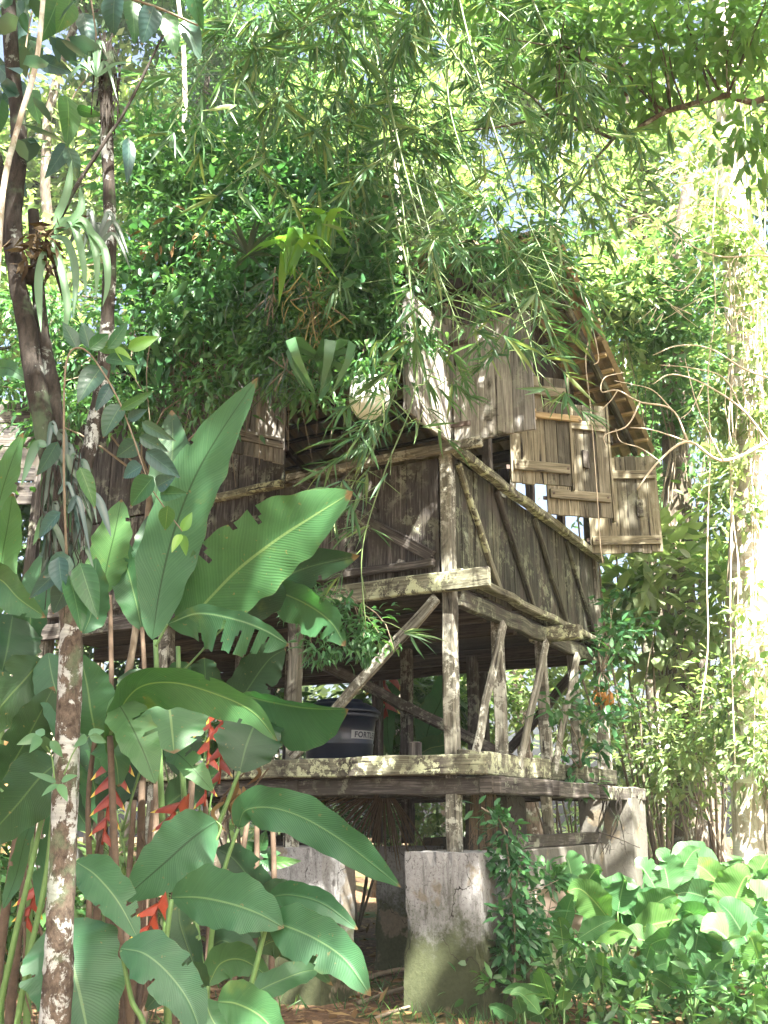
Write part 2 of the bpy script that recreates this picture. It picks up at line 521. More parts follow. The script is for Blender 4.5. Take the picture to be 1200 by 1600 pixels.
# ------------------------------------------------------------------ ground
def make_ground():
    xs = sorted(set([-58, -45] + [round(-30 + i * .5, 2) for i in range(121)] + [45, 58]))
    ys = sorted(set([-28, -18] + [round(-10 + i * .4, 2) for i in range(126)] + [48, 58]))
    mb = MB()
    for y in ys:
        for x in xs: mb.v.append(Vector((x, y, gz(x, y) + R.uniform(-.012, .012))))
    n = len(xs)
    for j in range(len(ys) - 1):
        for i in range(n - 1):
            mb.face([j * n + i, j * n + i + 1, (j + 1) * n + i + 1, (j + 1) * n + i], [(0, 0)] * 4)
    tag(mb.build('ground', M['ground'], smooth=True), 'brown forest floor under and around the stilt house', None, kind='structure')


make_ground()

# ------------------------------------------------------------------ house
# local axes: x runs back along the gable side (right wall in the photo), y runs left along the long front wall
HC = Vector((.4526, 6.5, 0))
HA = math.atan2(.870, .492)
UX = Vector((.492, .870, 0)).normalized()
VX = Vector((-.870, .492, 0)).normalized()
HL, HD = 4.0, 3.42
house = root('stilt_house', 'weathered wooden stilt house with open shutters on concrete piers', 'house', HC, HA)


def hl(w):
    """world -> house local"""
    d = Vector(w) - HC
    return Vector((d.dot(UX), d.dot(VX), d.z))


# piers
from mathutils import noise as mnoise


def pier(name, x0, x1, y0, y1, z1, label=None, mat='conc'):
    """weathered block: grid faces pushed in by noise, corners chipped"""
    import bmesh
    bm = bmesh.new()
    bmesh.ops.create_cube(bm, size=1)
    bmesh.ops.subdivide_edges(bm, edges=bm.edges[:], cuts=13, use_grid_fill=True)
    sd = R.uniform(0, 50)
    for v in bm.verts:
        q = v.co.copy()
        ne = sum(abs(abs(k) - .5) < 1e-4 for k in q)
        z = -.25 + (z1 + .25) * (q.z + .5)
        e = 1 + .10 * max(0, .5 - z) / .5 * .5
        p = Vector(((x0 + x1) / 2 + (x1 - x0) * q.x * e, (y0 + y1) / 2 + (y1 - y0) * q.y * e, z))
        nn = mnoise.noise(p * 7 + Vector((sd, 0, 0))) * .5 + mnoise.noise(p * 19 + Vector((sd, 3, 0))) * .5
        inw = (Vector(((x0 + x1) / 2, (y0 + y1) / 2, p.z)) - p)
        if inw.length > 1e-4: inw.normalize()
        amt = abs(nn) * (.006 if ne < 2 else .030)
        if ne >= 2 and nn > .25: amt += .018
        p += inw * amt
        if q.z > .49: p.z -= abs(nn) * .02
        v.co = p
    me = bpy.data.meshes.new(name)
    bm.to_mesh(me)
    bm.free()
    me.materials.append(M[mat])
    return place(name, me, house, True, label)


pier('concrete_pier', -.14, .33, -.23, .29, .955, 'front corner pier with cracked whitewash and mossy foot')
pier('concrete_pier', -.10, .34, .94, 1.54, .965, 'whitewashed pier behind the big leaves')
pier('concrete_pier', -.10, .34, 3.3, 3.85, .95)
pier('concrete_pier', 2.95, 3.42, -.33, .16, 1.325, 'grey pier at the far right end with vines on it', 'concg')
pier('concrete_pier', 2.95, 3.40, 1.20, 1.75, .97, None, 'concg')
pier('concrete_pier', 1.45, 1.85, .98, 1.42, .93, 'darker pier standing behind the front corner pier', 'conc')
pier('concrete_pier', 2.95, 3.40, 3.2, 3.7, .97, None, 'concg')
pier('concrete_pier', 1.5, 1.9, .25, .62, 1.32, None, 'concg')
mb = MB()
mb.beam((1.0, .02, .44), (2.9, .02, .44), .22, 1.0)
mb.build('foundation_wall', M['concg'], house, True, bevel=.01)
mb = MB()
mb.beam((.95, .0, .99), (2.92, .0, .99), .10, .09, jit=.004)
mb.build('foundation_plate', M['plankd'], house, True, bevel=.004)


def hbeam(name, a, b, w, h, mat='post', label=None, up=(0, 0, 1), jit=.007, bev=.008):
    m = MB()
    m.beam(a, b, w, h, up, jit)
    return m.build(name, M[mat], house, True, label, bevel=bev)


# posts
hbeam('post', (.0, .0, .94), (.0, .0, 4.95), .088, .088, label='front corner post')
hbeam('post', (.0, 1.27, .95), (.02, 1.30, 3.66), .09, .085, label='lichen covered post left of the corner')
hbeam('post', (.0, 2.55, .95), (.0, 2.55, 4.9), .10, .10)
hbeam('post', (.0, HL - .05, .3), (.0, HL - .05, 4.9), .10, .10)
for t in (.83, 1.755, 2.553):
    hbeam('post', (t, .0, 1.42), (t, .0, 2.62), .085, .07)
    hbeam('window_post', (t, .03, 3.70), (t, .03, 4.85), .07, .07, 'plankd')
hbeam('post', (1.79, .02, 1.03), (1.755, .02, 1.335), .075, .075)
hbeam('post', (3.36, .0, 1.42), (3.36, .0, 4.9), .10, .10)
for s in (1.25, 2.5, HL - .05):
    hbeam('post', (3.36, s, .9), (3.36, s, 4.9), .10, .10, 'plankd')
for t, s in ((1.7, 1.25), (1.7, 2.5), (.55, 2.2), (1.0, 2.0), (2.35, .9)):
    hbeam('post', (t, s, .95 if t > 1.2 else 1.44), (t, s, 2.60), .09, .09, 'plankd')
# lower deck
hbeam('deck_beam', (-.085, -.28, 1.485), (-.085, 1.72, 1.49), .05, .125, 'beam', 'mossy ledger beam along the front of the deck')
hbeam('deck_beam', (-.085, 1.73, 1.49), (-.085, HL - .05, 1.49), .05, .125, 'beam')
hbeam('deck_beam', (-.03, -.065, 1.51), (1.62, -.065, 1.52), .045, .155, 'beam')
hbeam('deck_beam', (1.64, -.065, 1.51), (3.42, -.065, 1.52), .045, .135, 'plankg')
for s in (-.25, 1.25, 2.5, 3.9):
    hbeam('deck_joist', (-.05, s, 1.36), (3.46, s, 1.36), .10, .115, 'plankd')
for t in (-.0, 1.1, 2.2, 3.38):
    hbeam('deck_joist', (t, -.35, 1.362 - .003), (t, HL - .02, 1.362 - .003), .08, .11, 'plankd')


def planks(mb, a, b, zs, width, along, n_out, thick=.022, gap=.004, jit=.004):
    """upright boards between a and b (local xy), zs(u)->(z0,z1)"""
    a, b = Vector((*a, 0)), Vector((*b, 0))
    L = (b - a).length
    d = (b - a).normalized()
    nrm = Vector((*n_out, 0))
    x = 0
    while x < L - .02:
        w = min(width * R.uniform(.8, 1.2), L - x)
        c = a + d * (x + w / 2) + nrm * R.uniform(-jit, jit)
        z0, z1 = zs((x + w / 2) / L)
        mb.beam((c.x, c.y, z0 + R.uniform(-.012, .012)), (c.x + R.uniform(-.003, .003), c.y, z1), w - gap, thick, up=nrm)
        x += w


m = MB()
x = -.04
while x < 3.42:
    w = R.uniform(.1, .15)
    m.beam((x + w / 2, -.06, 1.428), (x + w / 2, HL - .05, 1.428), w - .006, .024)
    x += w
m.build('deck_floor', M['inner'], house, True)
# upper floor
hbeam('floor_beam', (-.085, -.34, 2.70), (-.085, 1.9, 2.70), .055, .135, 'beam', 'grey floor beam running past the front corner')
hbeam('floor_beam', (-.085, 1.92, 2.70), (-.085, HL - .02, 2.70), .055, .135, 'plankd')
hbeam('floor_beam', (.06, -.035, 2.615), (3.45, -.035, 2.615), .06, .12, 'plankg')
hbeam('wall_sill', (-.05, -.085, 2.765), (3.46, -.085, 2.765), .085, .055, 'beam', 'mossy sill board along the foot of the right wall')
hbeam('wall_sill', (-.065, .08, 2.855), (-.065, HL - .1, 2.855), .05, .06, 'plankd')
hbeam('joist_end', (1.80, .1, 2.63), (1.80, -.34, 2.63), .13, .115, 'beam', 'floor joist poking out of the right wall')
hbeam('joist_end', (3.3, .1, 2.66), (3.3, -.27, 2.66), .11, .11, 'plankg')
for t in (.6, 1.2, 2.4, 3.0):
    hbeam('floor_joist', (t, .0, 2.60), (t, HL - .05, 2.60), .07, .12, 'inner')
m = MB()
x = -.05
while x < 3.4:
    w = R.uniform(.12, .18)
    m.beam((x + w / 2, -.03, 2.69), (x + w / 2, HL - .05, 2.69), w - .004, .03)
    x += w
m.build('upper_floor', M['inner'], house, True)
# walls
m = MB()
planks(m, (-.015, .06), (-.015, HL - .05), lambda u: (2.72, 3.64), .15, None, (-1, 0))
m.build('front_wall', M['plankd'], house, True, 'dark grey planked front wall')
m = MB()
planks(m, (-.012, 1.42), (-.012, HL - .05), lambda u: (3.66, 4.9), .14, None, (-1, 0))
m.build('front_wall', M['plankd'], house, True)
m = MB()
planks(m, (.06, -.012), (3.40, -.012), lambda u: (2.72, 3.66), .105, None, (0, -1))
m.build('side_wall', M['plankg'], house, True, 'green stained planked wall on the right')
m = MB()
RT, RZ = 1.30, 6.02          # ridge position and height
EZ0, EZ1, TE = 4.97, 5.02, 4.10


def roof_z(t):
    return RZ - (RZ - EZ0) * (RT - t) / (RT + .42) if t < RT else RZ - (RZ - EZ1) * (t - RT) / (TE - RT)


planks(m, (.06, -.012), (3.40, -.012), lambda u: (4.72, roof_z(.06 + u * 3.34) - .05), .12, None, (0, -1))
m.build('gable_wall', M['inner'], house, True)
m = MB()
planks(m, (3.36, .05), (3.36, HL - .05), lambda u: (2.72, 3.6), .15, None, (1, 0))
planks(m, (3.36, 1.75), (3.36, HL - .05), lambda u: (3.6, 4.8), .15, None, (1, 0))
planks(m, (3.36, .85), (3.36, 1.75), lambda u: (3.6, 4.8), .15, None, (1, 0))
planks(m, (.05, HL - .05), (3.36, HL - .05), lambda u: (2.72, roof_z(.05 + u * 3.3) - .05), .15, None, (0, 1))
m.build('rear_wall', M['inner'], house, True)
hbeam('window_sill', (-.05, -.10, 3.665), (3.44, -.075, 3.655), .075, .07, 'beam', 'mossy window rail along the right wall')
hbeam('window_sill', (-.05, .10, 3.70), (-.05, 1.36, 3.70), .07, .06, 'post')
hbeam('window_sill', (-.055, 1.40, 3.665), (-.055, 2.6, 3.66), .07, .06, 'beam')
hbeam('sill_bracket', (-.06, .22, 3.69), (-.06, -.31, 3.69), .045, .075, 'post')
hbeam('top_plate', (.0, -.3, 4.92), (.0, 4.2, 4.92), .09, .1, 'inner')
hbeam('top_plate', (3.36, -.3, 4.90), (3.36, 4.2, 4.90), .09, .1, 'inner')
hbeam('top_plate', (-.02, .0, 4.78), (3.40, .0, 4.78), .08, .1, 'plankd')
# braces
hbeam('brace', (-.075, .06, 2.60), (-.075, 1.24, 1.56), .035, .08, 'post', 'diagonal brace under the front floor beam')
hbeam('brace', (-.05, 1.22, 3.62), (-.05, .10, 2.90), .035, .09, 'plankd', 'dark diagonal brace on the front wall')
for a, b in ((.80, .16), (1.72, .97), (2.52, 1.72)):
    hbeam('brace', (a, -.065, 2.56), (b, -.07, 1.50), .035, .08, 'post')
for a in (.10, .80, 1.62, 2.45):
    hbeam('batten', (a, -.045, 3.62), (a + .72, -.045, 2.80), .04, .05, 'plankg' if a > .5 else 'beam')
hbeam('brace', (.7, 1.9, 2.55), (2.6, .3, 1.5), .05, .09, 'plankd')
hbeam('brace', (3.3, .2, 2.55), (3.3, 1.25, 1.5), .05, .09, 'plankd')
# low rail bits on the deck
hbeam('rail_stub', (.16, .36, 1.44), (.16, .36, 1.66), .08, .05, 'plankd')
# curb of the tank on deck
m = MB()
m.beam((.25, .75, 1.48), (1.1, .75, 1.48), .05, .08)
m.beam((.25, 1.5, 1.48), (1.1, 1.5, 1.48), .05, .08)
m.beam((.22, .65, 1.53), (.22, 1.7, 1.53), .06, .05)
m.build('tank_bearer', M['plankd'], house, True)


# shutters: hinge at world px position, board panel in a vertical plane
def shutter(hinge, dirw, width, z0, z1, mat, label, battens=(.12, .88), flip=1, slot=None, latch=None, edge=None, nb=6, skew=0):
    """hinge: local xy; dirw: world direction of the panel from the hinge; flip: side the battens are on"""
    d = Vector((dirw[0], dirw[1], 0)).normalized()
    dl = Vector((d.dot(UX), d.dot(VX), 0))
    nl = Vector((-dl.y, dl.x, 0)) * flip
    h = Vector((hinge[0], hinge[1], 0))
    m = MB()
    ws = [R.uniform(.8, 1.2) for _ in range(nb)]
    tot = sum(ws)
    x = 0
    for w in ws:
        w = w / tot * width
        c = h + dl * (x + w / 2) + nl * R.uniform(-.003, .003)
        dz = R.uniform(-.008, .008) - skew * (x + w / 2)
        m.beam((c.x, c.y, z0 + dz), (c.x, c.y, z1 + dz), w - .003, .022, up=nl)
        x += w
    sh = m.build('shutter', M[mat], house, True, label, bevel=.002)
    for f in battens:
        m = MB()
        z = z0 + (z1 - z0) * f
        a = h + dl * .02 + nl * .026
        b = h + dl * (width - .02) + nl * .026
        m.beam((a.x, a.y, z), (b.x, b.y, z - skew * width), .028, .085)
        m.build('batten', M[mat], sh, True, bevel=.003)
        m = MB()
        for q in (.08, .92):
            p = h + dl * (width * q) + nl * .042
            m.tube([(p.x, p.y, z), (p.x + nl.x * .004, p.y + nl.y * .004, z)], .011, 8)
        m.build('bolt', M['iron'], sh, True)
    for f in (.14, .84):
        m = MB()
        z = z0 + (z1 - z0) * f
        p0 = h - dl * .03 - nl * .016
        p1 = h + dl * .13 - nl * .016
        m.beam((p0.x, p0.y, z), (p1.x, p1.y, z), .008, .035)
        m.build('hinge', M['iron'], sh, True)
    if edge:
        m = MB()
        p = h + dl * (width + .012) + nl * .0
        m.beam((p.x, p.y, z0 - .03), (p.x, p.y, z1 + .02), .05, .022, up=dl)
        m.build('edge_board', M[mat], sh, True, bevel=.002)
    if slot:
        m = MB()
        p = h + dl * (width * slot[0]) + nl * .02
        zz = z0 + (z1 - z0) * slot[1]
        m.beam((p.x, p.y, zz - .085), (p.x, p.y, zz + .085), .06, .03, up=nl)
        m.build('handle', M['plankd'], sh, True, bevel=.003)
    if latch:
        m = MB()
        zz = z0 + (z1 - z0) * latch
        a = h + dl * (width * .35) + nl * .04
        b = h + dl * (width * 1.2) + nl * .04
        m.beam((a.x, a.y, zz), (b.x, b.y, zz), .03, .05)
        m.beam((a.x + dl.x * .03, a.y + dl.y * .03, zz - .05), (a.x + dl.x * .03, a.y + dl.y * .03, zz + .05), .02, .03, up=nl)
        m.build('latch', M['lath'], sh, True, bevel=.002)
    return sh


shutter((-.06, -.055), (-.492, -.870), .68, 3.72, 4.64, 'shutg', 'grey shutter folded out square from the front window', battens=(), nb=4)
shutter((-.02, -.075), (.92, -.40), .60, 3.735, 4.66, 'shutg', 'large grey shutter at the corner facing the viewer', battens=(), nb=4)
shutter((.99, -.10), (.967, .25), .53, 3.74, 4.70, 'shut', 'pale shutter with a wooden latch in the middle of the right wall', battens=(.15, .86), flip=-1, latch=.62, edge=True, nb=5)
shutter((1.83, -.10), (.967, .24), .62, 3.70, 4.78, 'shut', 'brown shutter with a hand slot third from the corner', battens=(.17, .80), flip=-1, slot=(.62, .50), edge=True, nb=6)
shutter((3.02, -.10), (.985, -.05), .70, 3.62, 4.62, 'shut', 'farthest brown shutter on the right wall', battens=(.12, .80), flip=-1, slot=(.72, .45), nb=7)
shutter((-.06, 1.40), (-.846, -.533), .55, 3.83, 4.80, 'shutg', 'shutter on the far side of the front window behind leaves', battens=(.16, .85), flip=1, nb=6)
for t in (1.36, 2.22):
    hbeam('latch_bar', (t, -.10, 4.28), (t + .06, -.46, 4.28), .03, .05, 'lath')

# roof
OV, OVB = .50, 4.3      # gable overhang towards -y, far end


def roof_side(t0, t1, name, label):
    """curved clay tiles in courses running from ridge to eave"""
    m = MB()
    za, zb = roof_z(t0), roof_z(t1)
    L = math.hypot(t1 - t0, zb - za)
    ncourse = max(4, int(L / .21))
    y = -OV
    k = 0
    while y < OVB:
        wtile = .155
        o_j = R.uniform(-.03, .03)
        for c in range(ncourse):
            f0, f1 = c / ncourse - .02, (c + 1) / ncourse + .06
            off = .035 + .01 * R.random()
            pts = []
            for f, up, rr in ((f0, .02, .066), (f1, .055, .080)):
                t = t0 + (t1 - t0) * f + o_j
                z = za + (zb - za) * f + up
                ring = []
                for a in range(6):
                    an = math.pi * a / 5
                    ring.append(Vector((t, y + wtile / 2 - math.cos(an) * rr + R.uniform(-.003, .003), z + math.sin(an) * rr * .75)))
                pts.append(ring)
            o = len(m.v)
            m.v += pts[0] + pts[1]
            for a in range(5):
                m.face([o + a, o + a + 1, o + 7 + a, o + 6 + a], [(0, 0)] * 4)
        # channel tile between
        o = len(m.v)
        for f in np.linspace(-.02, 1.04, 6):
            t = t0 + (t1 - t0) * f
            z = za + (zb - za) * f
            m.v += [Vector((t, y - .04, z + .04)), Vector((t, y, z + .012)), Vector((t, y + .04, z + .04))]
        for i in range(5):
            for a in range(2):
                m.face([o + 3 * i + a, o + 3 * i + a + 1, o + 3 * i + 4 + a, o + 3 * i + 3 + a], [(0, 0)] * 4)
        y += wtile
        k += 1
    return m.build(name, M['tile'], house, True, label, smooth=False)


ra = roof_side(RT, -.42, 'roof_tiles', 'clay tile slope over the front wall')
rb = roof_side(RT, TE, 'roof_tiles', 'clay tile slope falling to the back')
m = MB()
for y in np.arange(-OV, OVB, .33):
    m.tube([(RT - .0, y - .02, RZ + .06), (RT, y + .36, RZ + .085)], [.11, .095], 10)
m.build('ridge_tiles', M['tile'], house, True, smooth=True)
m = MB()
for (t0, t1) in ((RT, -.40), (RT, TE - .02)):
    for i in range(13):
        f = (i + .4) / 13
        t = t0 + (t1 - t0) * f
        m.beam((t, -OV - R.uniform(-.02, .10), roof_z(t) - .012), (t, .12, roof_z(t) - .012), .055, .028)
m.build('roof_laths', M['lath'], house, True, 'yellow laths sticking out at the gable edge')
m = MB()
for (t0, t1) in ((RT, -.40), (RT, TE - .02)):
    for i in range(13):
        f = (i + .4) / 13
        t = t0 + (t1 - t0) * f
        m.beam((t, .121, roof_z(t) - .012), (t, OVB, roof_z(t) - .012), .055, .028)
m.build('roof_laths', M['inner'], house, True)  # inner run in darkened wood paints the shade under the roof
for y in (-.36, .6, 1.5, 2.5, 3.5, 4.2):
    for (t0, t1) in ((RT, -.38), (RT, TE - .05)):
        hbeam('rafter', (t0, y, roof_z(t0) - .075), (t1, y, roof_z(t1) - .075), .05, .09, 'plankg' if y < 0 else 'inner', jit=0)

# ------------------------------------------------------------------ water tank on the deck
TC = Vector((.62, 1.27))
tw = HC + UX * TC.x + VX * TC.y
tank = root('water_tank', 'dark blue plastic water tank with a lettered side on the lower deck', 'water tank', (tw.x, tw.y, 1.515))


tank.scale = (.93, .93, .93)


def lathe(mb, prof, n=40, mi=0):
    o = len(mb.v)
    for r, z in prof:
        for k in range(n):
            a = 2 * math.pi * k / n
            mb.v.append(Vector((r * math.cos(a), r * math.sin(a), z)))
    for i in range(len(prof) - 1):
        for k in range(n):
            k2 = (k + 1) % n
            mb.face([o + i * n + k, o + i * n + k2, o + (i + 1) * n + k2, o + (i + 1) * n + k], [(0, 0)] * 4, mi)


m = MB()
lathe(m, [(.001, 0), (.262, 0), (.268, .01), (.285, .18), (.289, .19), (.289, .20), (.283, .205), (.305, .40), (.325, .405), (.33, .42), (.325, .44), (.30, .44)])
tb = m.build('body', M['tank'], tank, True, smooth=True)
m = MB()
lathe(m, [(.322, .445), (.345, .445), (.347, .46), (.33, .475), (.30, .50), (.24, .53), (.20, .535), (.19, .56), (.10, .575), (.001, .578)])
m.build('lid', M['tank'], tank, True, smooth=True)
# sign wrapped on the tapering side, facing the camera
face = math.atan2(-tw.y, -tw.x) + .90
zs = .235


def on_side(dx, dz, off):
    z = zs + dz
    r = .283 + (z - .205) / .195 * .022 + off
    a = face + dx / .292
    return Vector((r * math.cos(a), r * math.sin(a), z))


def patch(mb, x0, x1, z0, z1, off, n=10):
    o = len(mb.v)
    for i in range(n + 1):
        x = x0 + (x1 - x0) * i / n
        mb.v += [on_side(x, z0, off), on_side(x, z1, off)]
    for i in range(n):
        mb.face([o + 2 * i, o + 2 * i + 2, o + 2 * i + 3, o + 2 * i + 1], [(0, 0)] * 4)


m = MB()
patch(m, -.165, .165, -.005, .062, .003)
m.build('sign', M['tanktext'], tank, True)
cu = bpy.data.curves.new('letters', 'FONT')
cu.body = 'FORTLEV'
cu.size = .062
cu.offset = .0022
cu.space_character = 1.12
cu.align_x = 'CENTER'
to = bpy.data.objects.new('letters', cu)
C.objects.link(to)
dg = bpy.context.evaluated_depsgraph_get()
tm = bpy.data.meshes.new_from_object(to.evaluated_get(dg))
bpy.data.objects.remove(to)
for v in tm.vertices:
    v.co = on_side(v.co.x * 1.0, v.co.y + .007, .0055)
tm.materials.clear()
tm.materials.append(M['tankink'])
place('lettering', tm, tank, True)
m = MB()
a0 = face + .30
for a in (a0, a0 + .20):
    q = Vector((math.cos(a), math.sin(a), 0))
    m.tube([q * .25 + Vector((0, 0, .05)), q * .33 + Vector((0, 0, .05))], .022, 10)
m.build('outlet', M['brass'], tank, True, smooth=True)
m = MB()
q = Vector((math.cos(face + 1.05), math.sin(face + 1.05), 0))
m.tube([q * .36 + Vector((0, 0, -.05)), q * .36 + Vector((0, 0, .40))], .016, 8)
m.build('pipe', M['plankd'], tank, True, smooth=True)

# hanging white pot
pw = P(577, 622, 5.75)
pot = root('hanging_pot', 'white plastic pot hanging from the eave among fine leaves', 'plant pot', pw)
m = MB()
lathe(m, [(.001, -.125), (.07, -.125), (.092, -.112), (.115, -.08), (.130, -.035), (.134, .01), (.128, .06), (.118, .09), (.126, .095), (.126, .11), (.11, .11), (.105, .03), (.001, .02)], 28)
m.build('bowl', M['white'], pot, True, smooth=True)
m = MB()
for k in range(3):
    a = k * 2.1
    m.tube([(.14 * math.cos(a), .14 * math.sin(a), .12), (0, 0, .55)], .003, 5)
m.tube([(0, 0, .55), (.0, .02, 1.0)], .003, 5)
m.build('hanger', M['iron'], pot, True)
POT = pot

# plank screen of the house behind, glimpsed on the left, and yellow brick wall
pf = P(10, 690, 8.3)
fen = root('plank_panel', 'brown horizontal plank panel behind the forked tree at the left edge', 'plank wall', pf)
m = MB()
for i in range(9):
    z = -.55 + i * .115
    m.beam((-1.2, 0, z), (.38, .05, z + R.uniform(-.01, .01)), .025, .108, jit=.002)
m.build('boards', M['plankd'], fen, True)
m = MB()
for x in (-1.1, .34):
    m.beam((x, .05, -pf.z - .2), (x, .05, .55), .09, .09)
m.build('post', M['plankd'], fen, True)


def mat_brick():
    m, nt, b = nmat('yellow brick')
    tc = node(nt, 'ShaderNodeTexCoord')
    mp = node(nt, 'ShaderNodeMapping', {'Vector': tc.outputs['Object'], 'Rotation': (rad(90), 0, 0)})
    br = node(nt, 'ShaderNodeTexBrick', {'Vector': mp.outputs[0], 'Color1': (.42, .29, .13, 1), 'Color2': (.34, .22, .09, 1), 'Mortar': (.40, .36, .28, 1), 'Scale': 4.0, 'Mortar Size': .02})
    nt.links.new(br.outputs[0], b.inputs['Base Color'])
    b.inputs['Roughness'].default_value = .9
    return m


bw = P(-30, 1130, 8.0)
br = root('brick_wall', 'sunlit yellow brick wall glimpsed between leaves at the left edge', 'brick wall', (bw.x, bw.y, 0))
m = MB()
m.beam((-2.5, 0, .75), (.45, 0, .75), .2, 2.1)
m.build('brickwork', mat_brick(), br, True, bevel=.01)
m = MB()
m.beam((-2.52, 0, 1.83), (.48, 0, 1.83), .26, .06)
m.build('coping', M['conc'], br, True, bevel=.008)
# ------------------------------------------------------------------ leaf meshes
# templates: points (u along, w across, h off the blade), triangles
T_OVAL = (np.array([(0, 0, 0), (.3, -.42, .10), (.3, 0, 0), (.3, .42, .10), (.68, -.36, .05), (.68, 0, -.04), (.68, .36, .05), (1, 0, -.16)]),
          np.array([(0, 2, 1), (0, 3, 2), (1, 2, 5), (1, 5, 4), (2, 3, 6), (2, 6, 5), (4, 5, 7), (5, 6, 7)]))
T_DIA = (np.array([(0, 0, 0), (.45, -.5, .10), (.45, .5, .10), (1, 0, -.10), (.45, 0, -.02)]),
         np.array([(0, 4, 1), (0, 2, 4), (1, 4, 3), (4, 2, 3)]))
T_LANCE = (np.array([(0, 0, 0), (.22, -.5, .2), (.22, .5, .2), (.22, 0, 0), (.6, -.42, -.1), (.6, .42, -.1), (.6, 0, -.35), (1, 0, -1.3)]),
           np.array([(0, 3, 1), (0, 2, 3), (1, 3, 6), (1, 6, 4), (3, 2, 5), (3, 5, 6), (4, 6, 7), (6, 5, 7)]))
T_STRAP = (np.array([(0, -.35, 0), (0, .35, 0), (.3, -.5, 2.2), (.3, .5, 2.2), (.55, -.5, 2.6), (.55, .5, 2.6), (.8, -.36, 1.2), (.8, .36, 1.2), (1, 0, -1.6)]),
           np.array([(0, 1, 3), (0, 3, 2), (2, 3, 5), (2, 5, 4), (4, 5, 7), (4, 7, 6), (6, 7, 8)]))


def nrmz(a):
    return a / np.maximum(np.linalg.norm(a, axis=1, keepdims=True), 1e-9)


# gaps cut into the crowns to let sun patches onto house and plants: (point, radius)
GAPS = [(P(655, 590, 6.15), .30), (P(740, 910, 6.3), .11), (P(567, 1202, 6.62), .10), (P(577, 622, 5.75), .16), (P(525, 795, 4.45), .13),
        (P(500, 1390, 6.7), .10), (P(430, 880, 4.7), .05), (P(705, 870, 6.4), .07), (P(610, 930, 6.45), .04), (P(800, 700, 7.2), .10), (P(640, 1545, 6.5), .07), (P(405, 1110, 3.8), .06)]


def gaps_keep(pos, ext):
    k = np.ones(len(pos), bool)
    s = np.array(SUN_TO)
    for q, r in GAPS:
        v = pos - np.array(q)
        h = v @ s
        k &= ~((h > .35) & (np.linalg.norm(v - h[:, None] * s, axis=1) < r + ext))
    return k


def leaf_mesh(name, mat, parent, pos, d, up, L, W, tpl, label=None, rnd=None):
    """one mesh of many leaf-sized faces: pos, axis d, up hint, length, width"""
    tp, tf = tpl
    if len(pos) > 60:
        k = gaps_keep(pos + nrmz(d) * (np.broadcast_to(L, (len(pos),)) * .5)[:, None], np.broadcast_to(L, (len(pos),)) * .4)
        n0 = len(pos)
        pos, d, up = pos[k], d[k], up[k]
        L, W = [x if np.ndim(x) == 0 else x[k] for x in (L, W)]
        if rnd is not None: rnd = rnd[k]
    n = len(pos)
    d = nrmz(d)
    s = np.cross(d, up)
    bad = np.linalg.norm(s, axis=1) < 1e-4
    s[bad] = np.cross(d[bad], np.array([1., .2, .1]))
    s = nrmz(s)
    nn = np.cross(s, d)
    L = np.broadcast_to(L, (n,)); W = np.broadcast_to(W, (n,))
    k = len(tp)
    v = (pos[:, None, :] + d[:, None, :] * (tp[None, :, 0:1] * L[:, None, None])
         + s[:, None, :] * (tp[None, :, 1:2] * W[:, None, None]) + nn[:, None, :] * (tp[None, :, 2:3] * W[:, None, None]))
    f = (tf[None] + (np.arange(n) * k)[:, None, None]).reshape(-1)
    nf = n * len(tf)
    me = bpy.data.meshes.new(name)
    me.vertices.add(n * k)
    me.vertices.foreach_set('co', v.reshape(-1).astype(np.float32))
    me.loops.add(nf * 3)
    me.loops.foreach_set('vertex_index', f.astype(np.int32))
    me.polygons.add(nf)
    me.polygons.foreach_set('loop_start', np.arange(0, nf * 3, 3, dtype=np.int32))
    me.polygons.foreach_set('use_smooth', np.ones(nf, dtype=bool))
    at = me.attributes.new('rnd', 'FLOAT', 'POINT')
    if rnd is None: rnd = G.random(n)
    at.data.foreach_set('value', np.repeat(rnd, k).astype(np.float32))
    me.materials.append(mat)
    me.update()
    me.validate()
    return place(name, me, parent, False, label)


def blob_leaves(blobs, clump=.25, per=40, density=1.0):
    """blobs: (centre, radii, n). leaves in clumps spread through each ellipsoid. returns pos, dir, rnd, clump centres"""
    ps, ds, rs, cc = [], [], [], []
    for c, r, n in blobs:
        c = np.array(c); r = np.broadcast_to(np.array(r, float), (3,))
        K = max(3, int(n / per))
        q = nrmz(G.normal(size=(K, 3))) * (G.random((K, 1)) ** .45)
        ctr = c + q * r
        cc.append(ctr)
        idx = G.integers(0, K, int(n * density))
        sz = clump * (.6 + .8 * G.random(K))
        off = G.normal(size=(len(idx), 3)) * np.array([1, 1, .62])
        p = ctr[idx] + off * sz[idx][:, None] * .6
        out = q[idx] * .5 + off * .45 + G.normal(size=(len(idx), 3)) * .45 + np.array([0, 0, -.25])
        ps.append(p); ds.append(out)
        kr = G.random(K)
        rs.append(np.clip(kr[idx] * .6 + G.random(len(idx)) * .4, 0, 1))
    return np.concatenate(ps), np.concatenate(ds), np.concatenate(rs), np.concatenate(cc)


def upv(n, tilt=.45):
    return np.array([0, 0, 1.]) + G.normal(size=(n, 3)) * tilt


def PB(px, py, Y, rpx, rpy, dy, n):
    """blob around a place of the photo: radii in pixels, depth in metres"""
    c = P(px, py, Y)
    k = mpp(c)
    return (c, (rpx * k, dy, rpy * k), n)


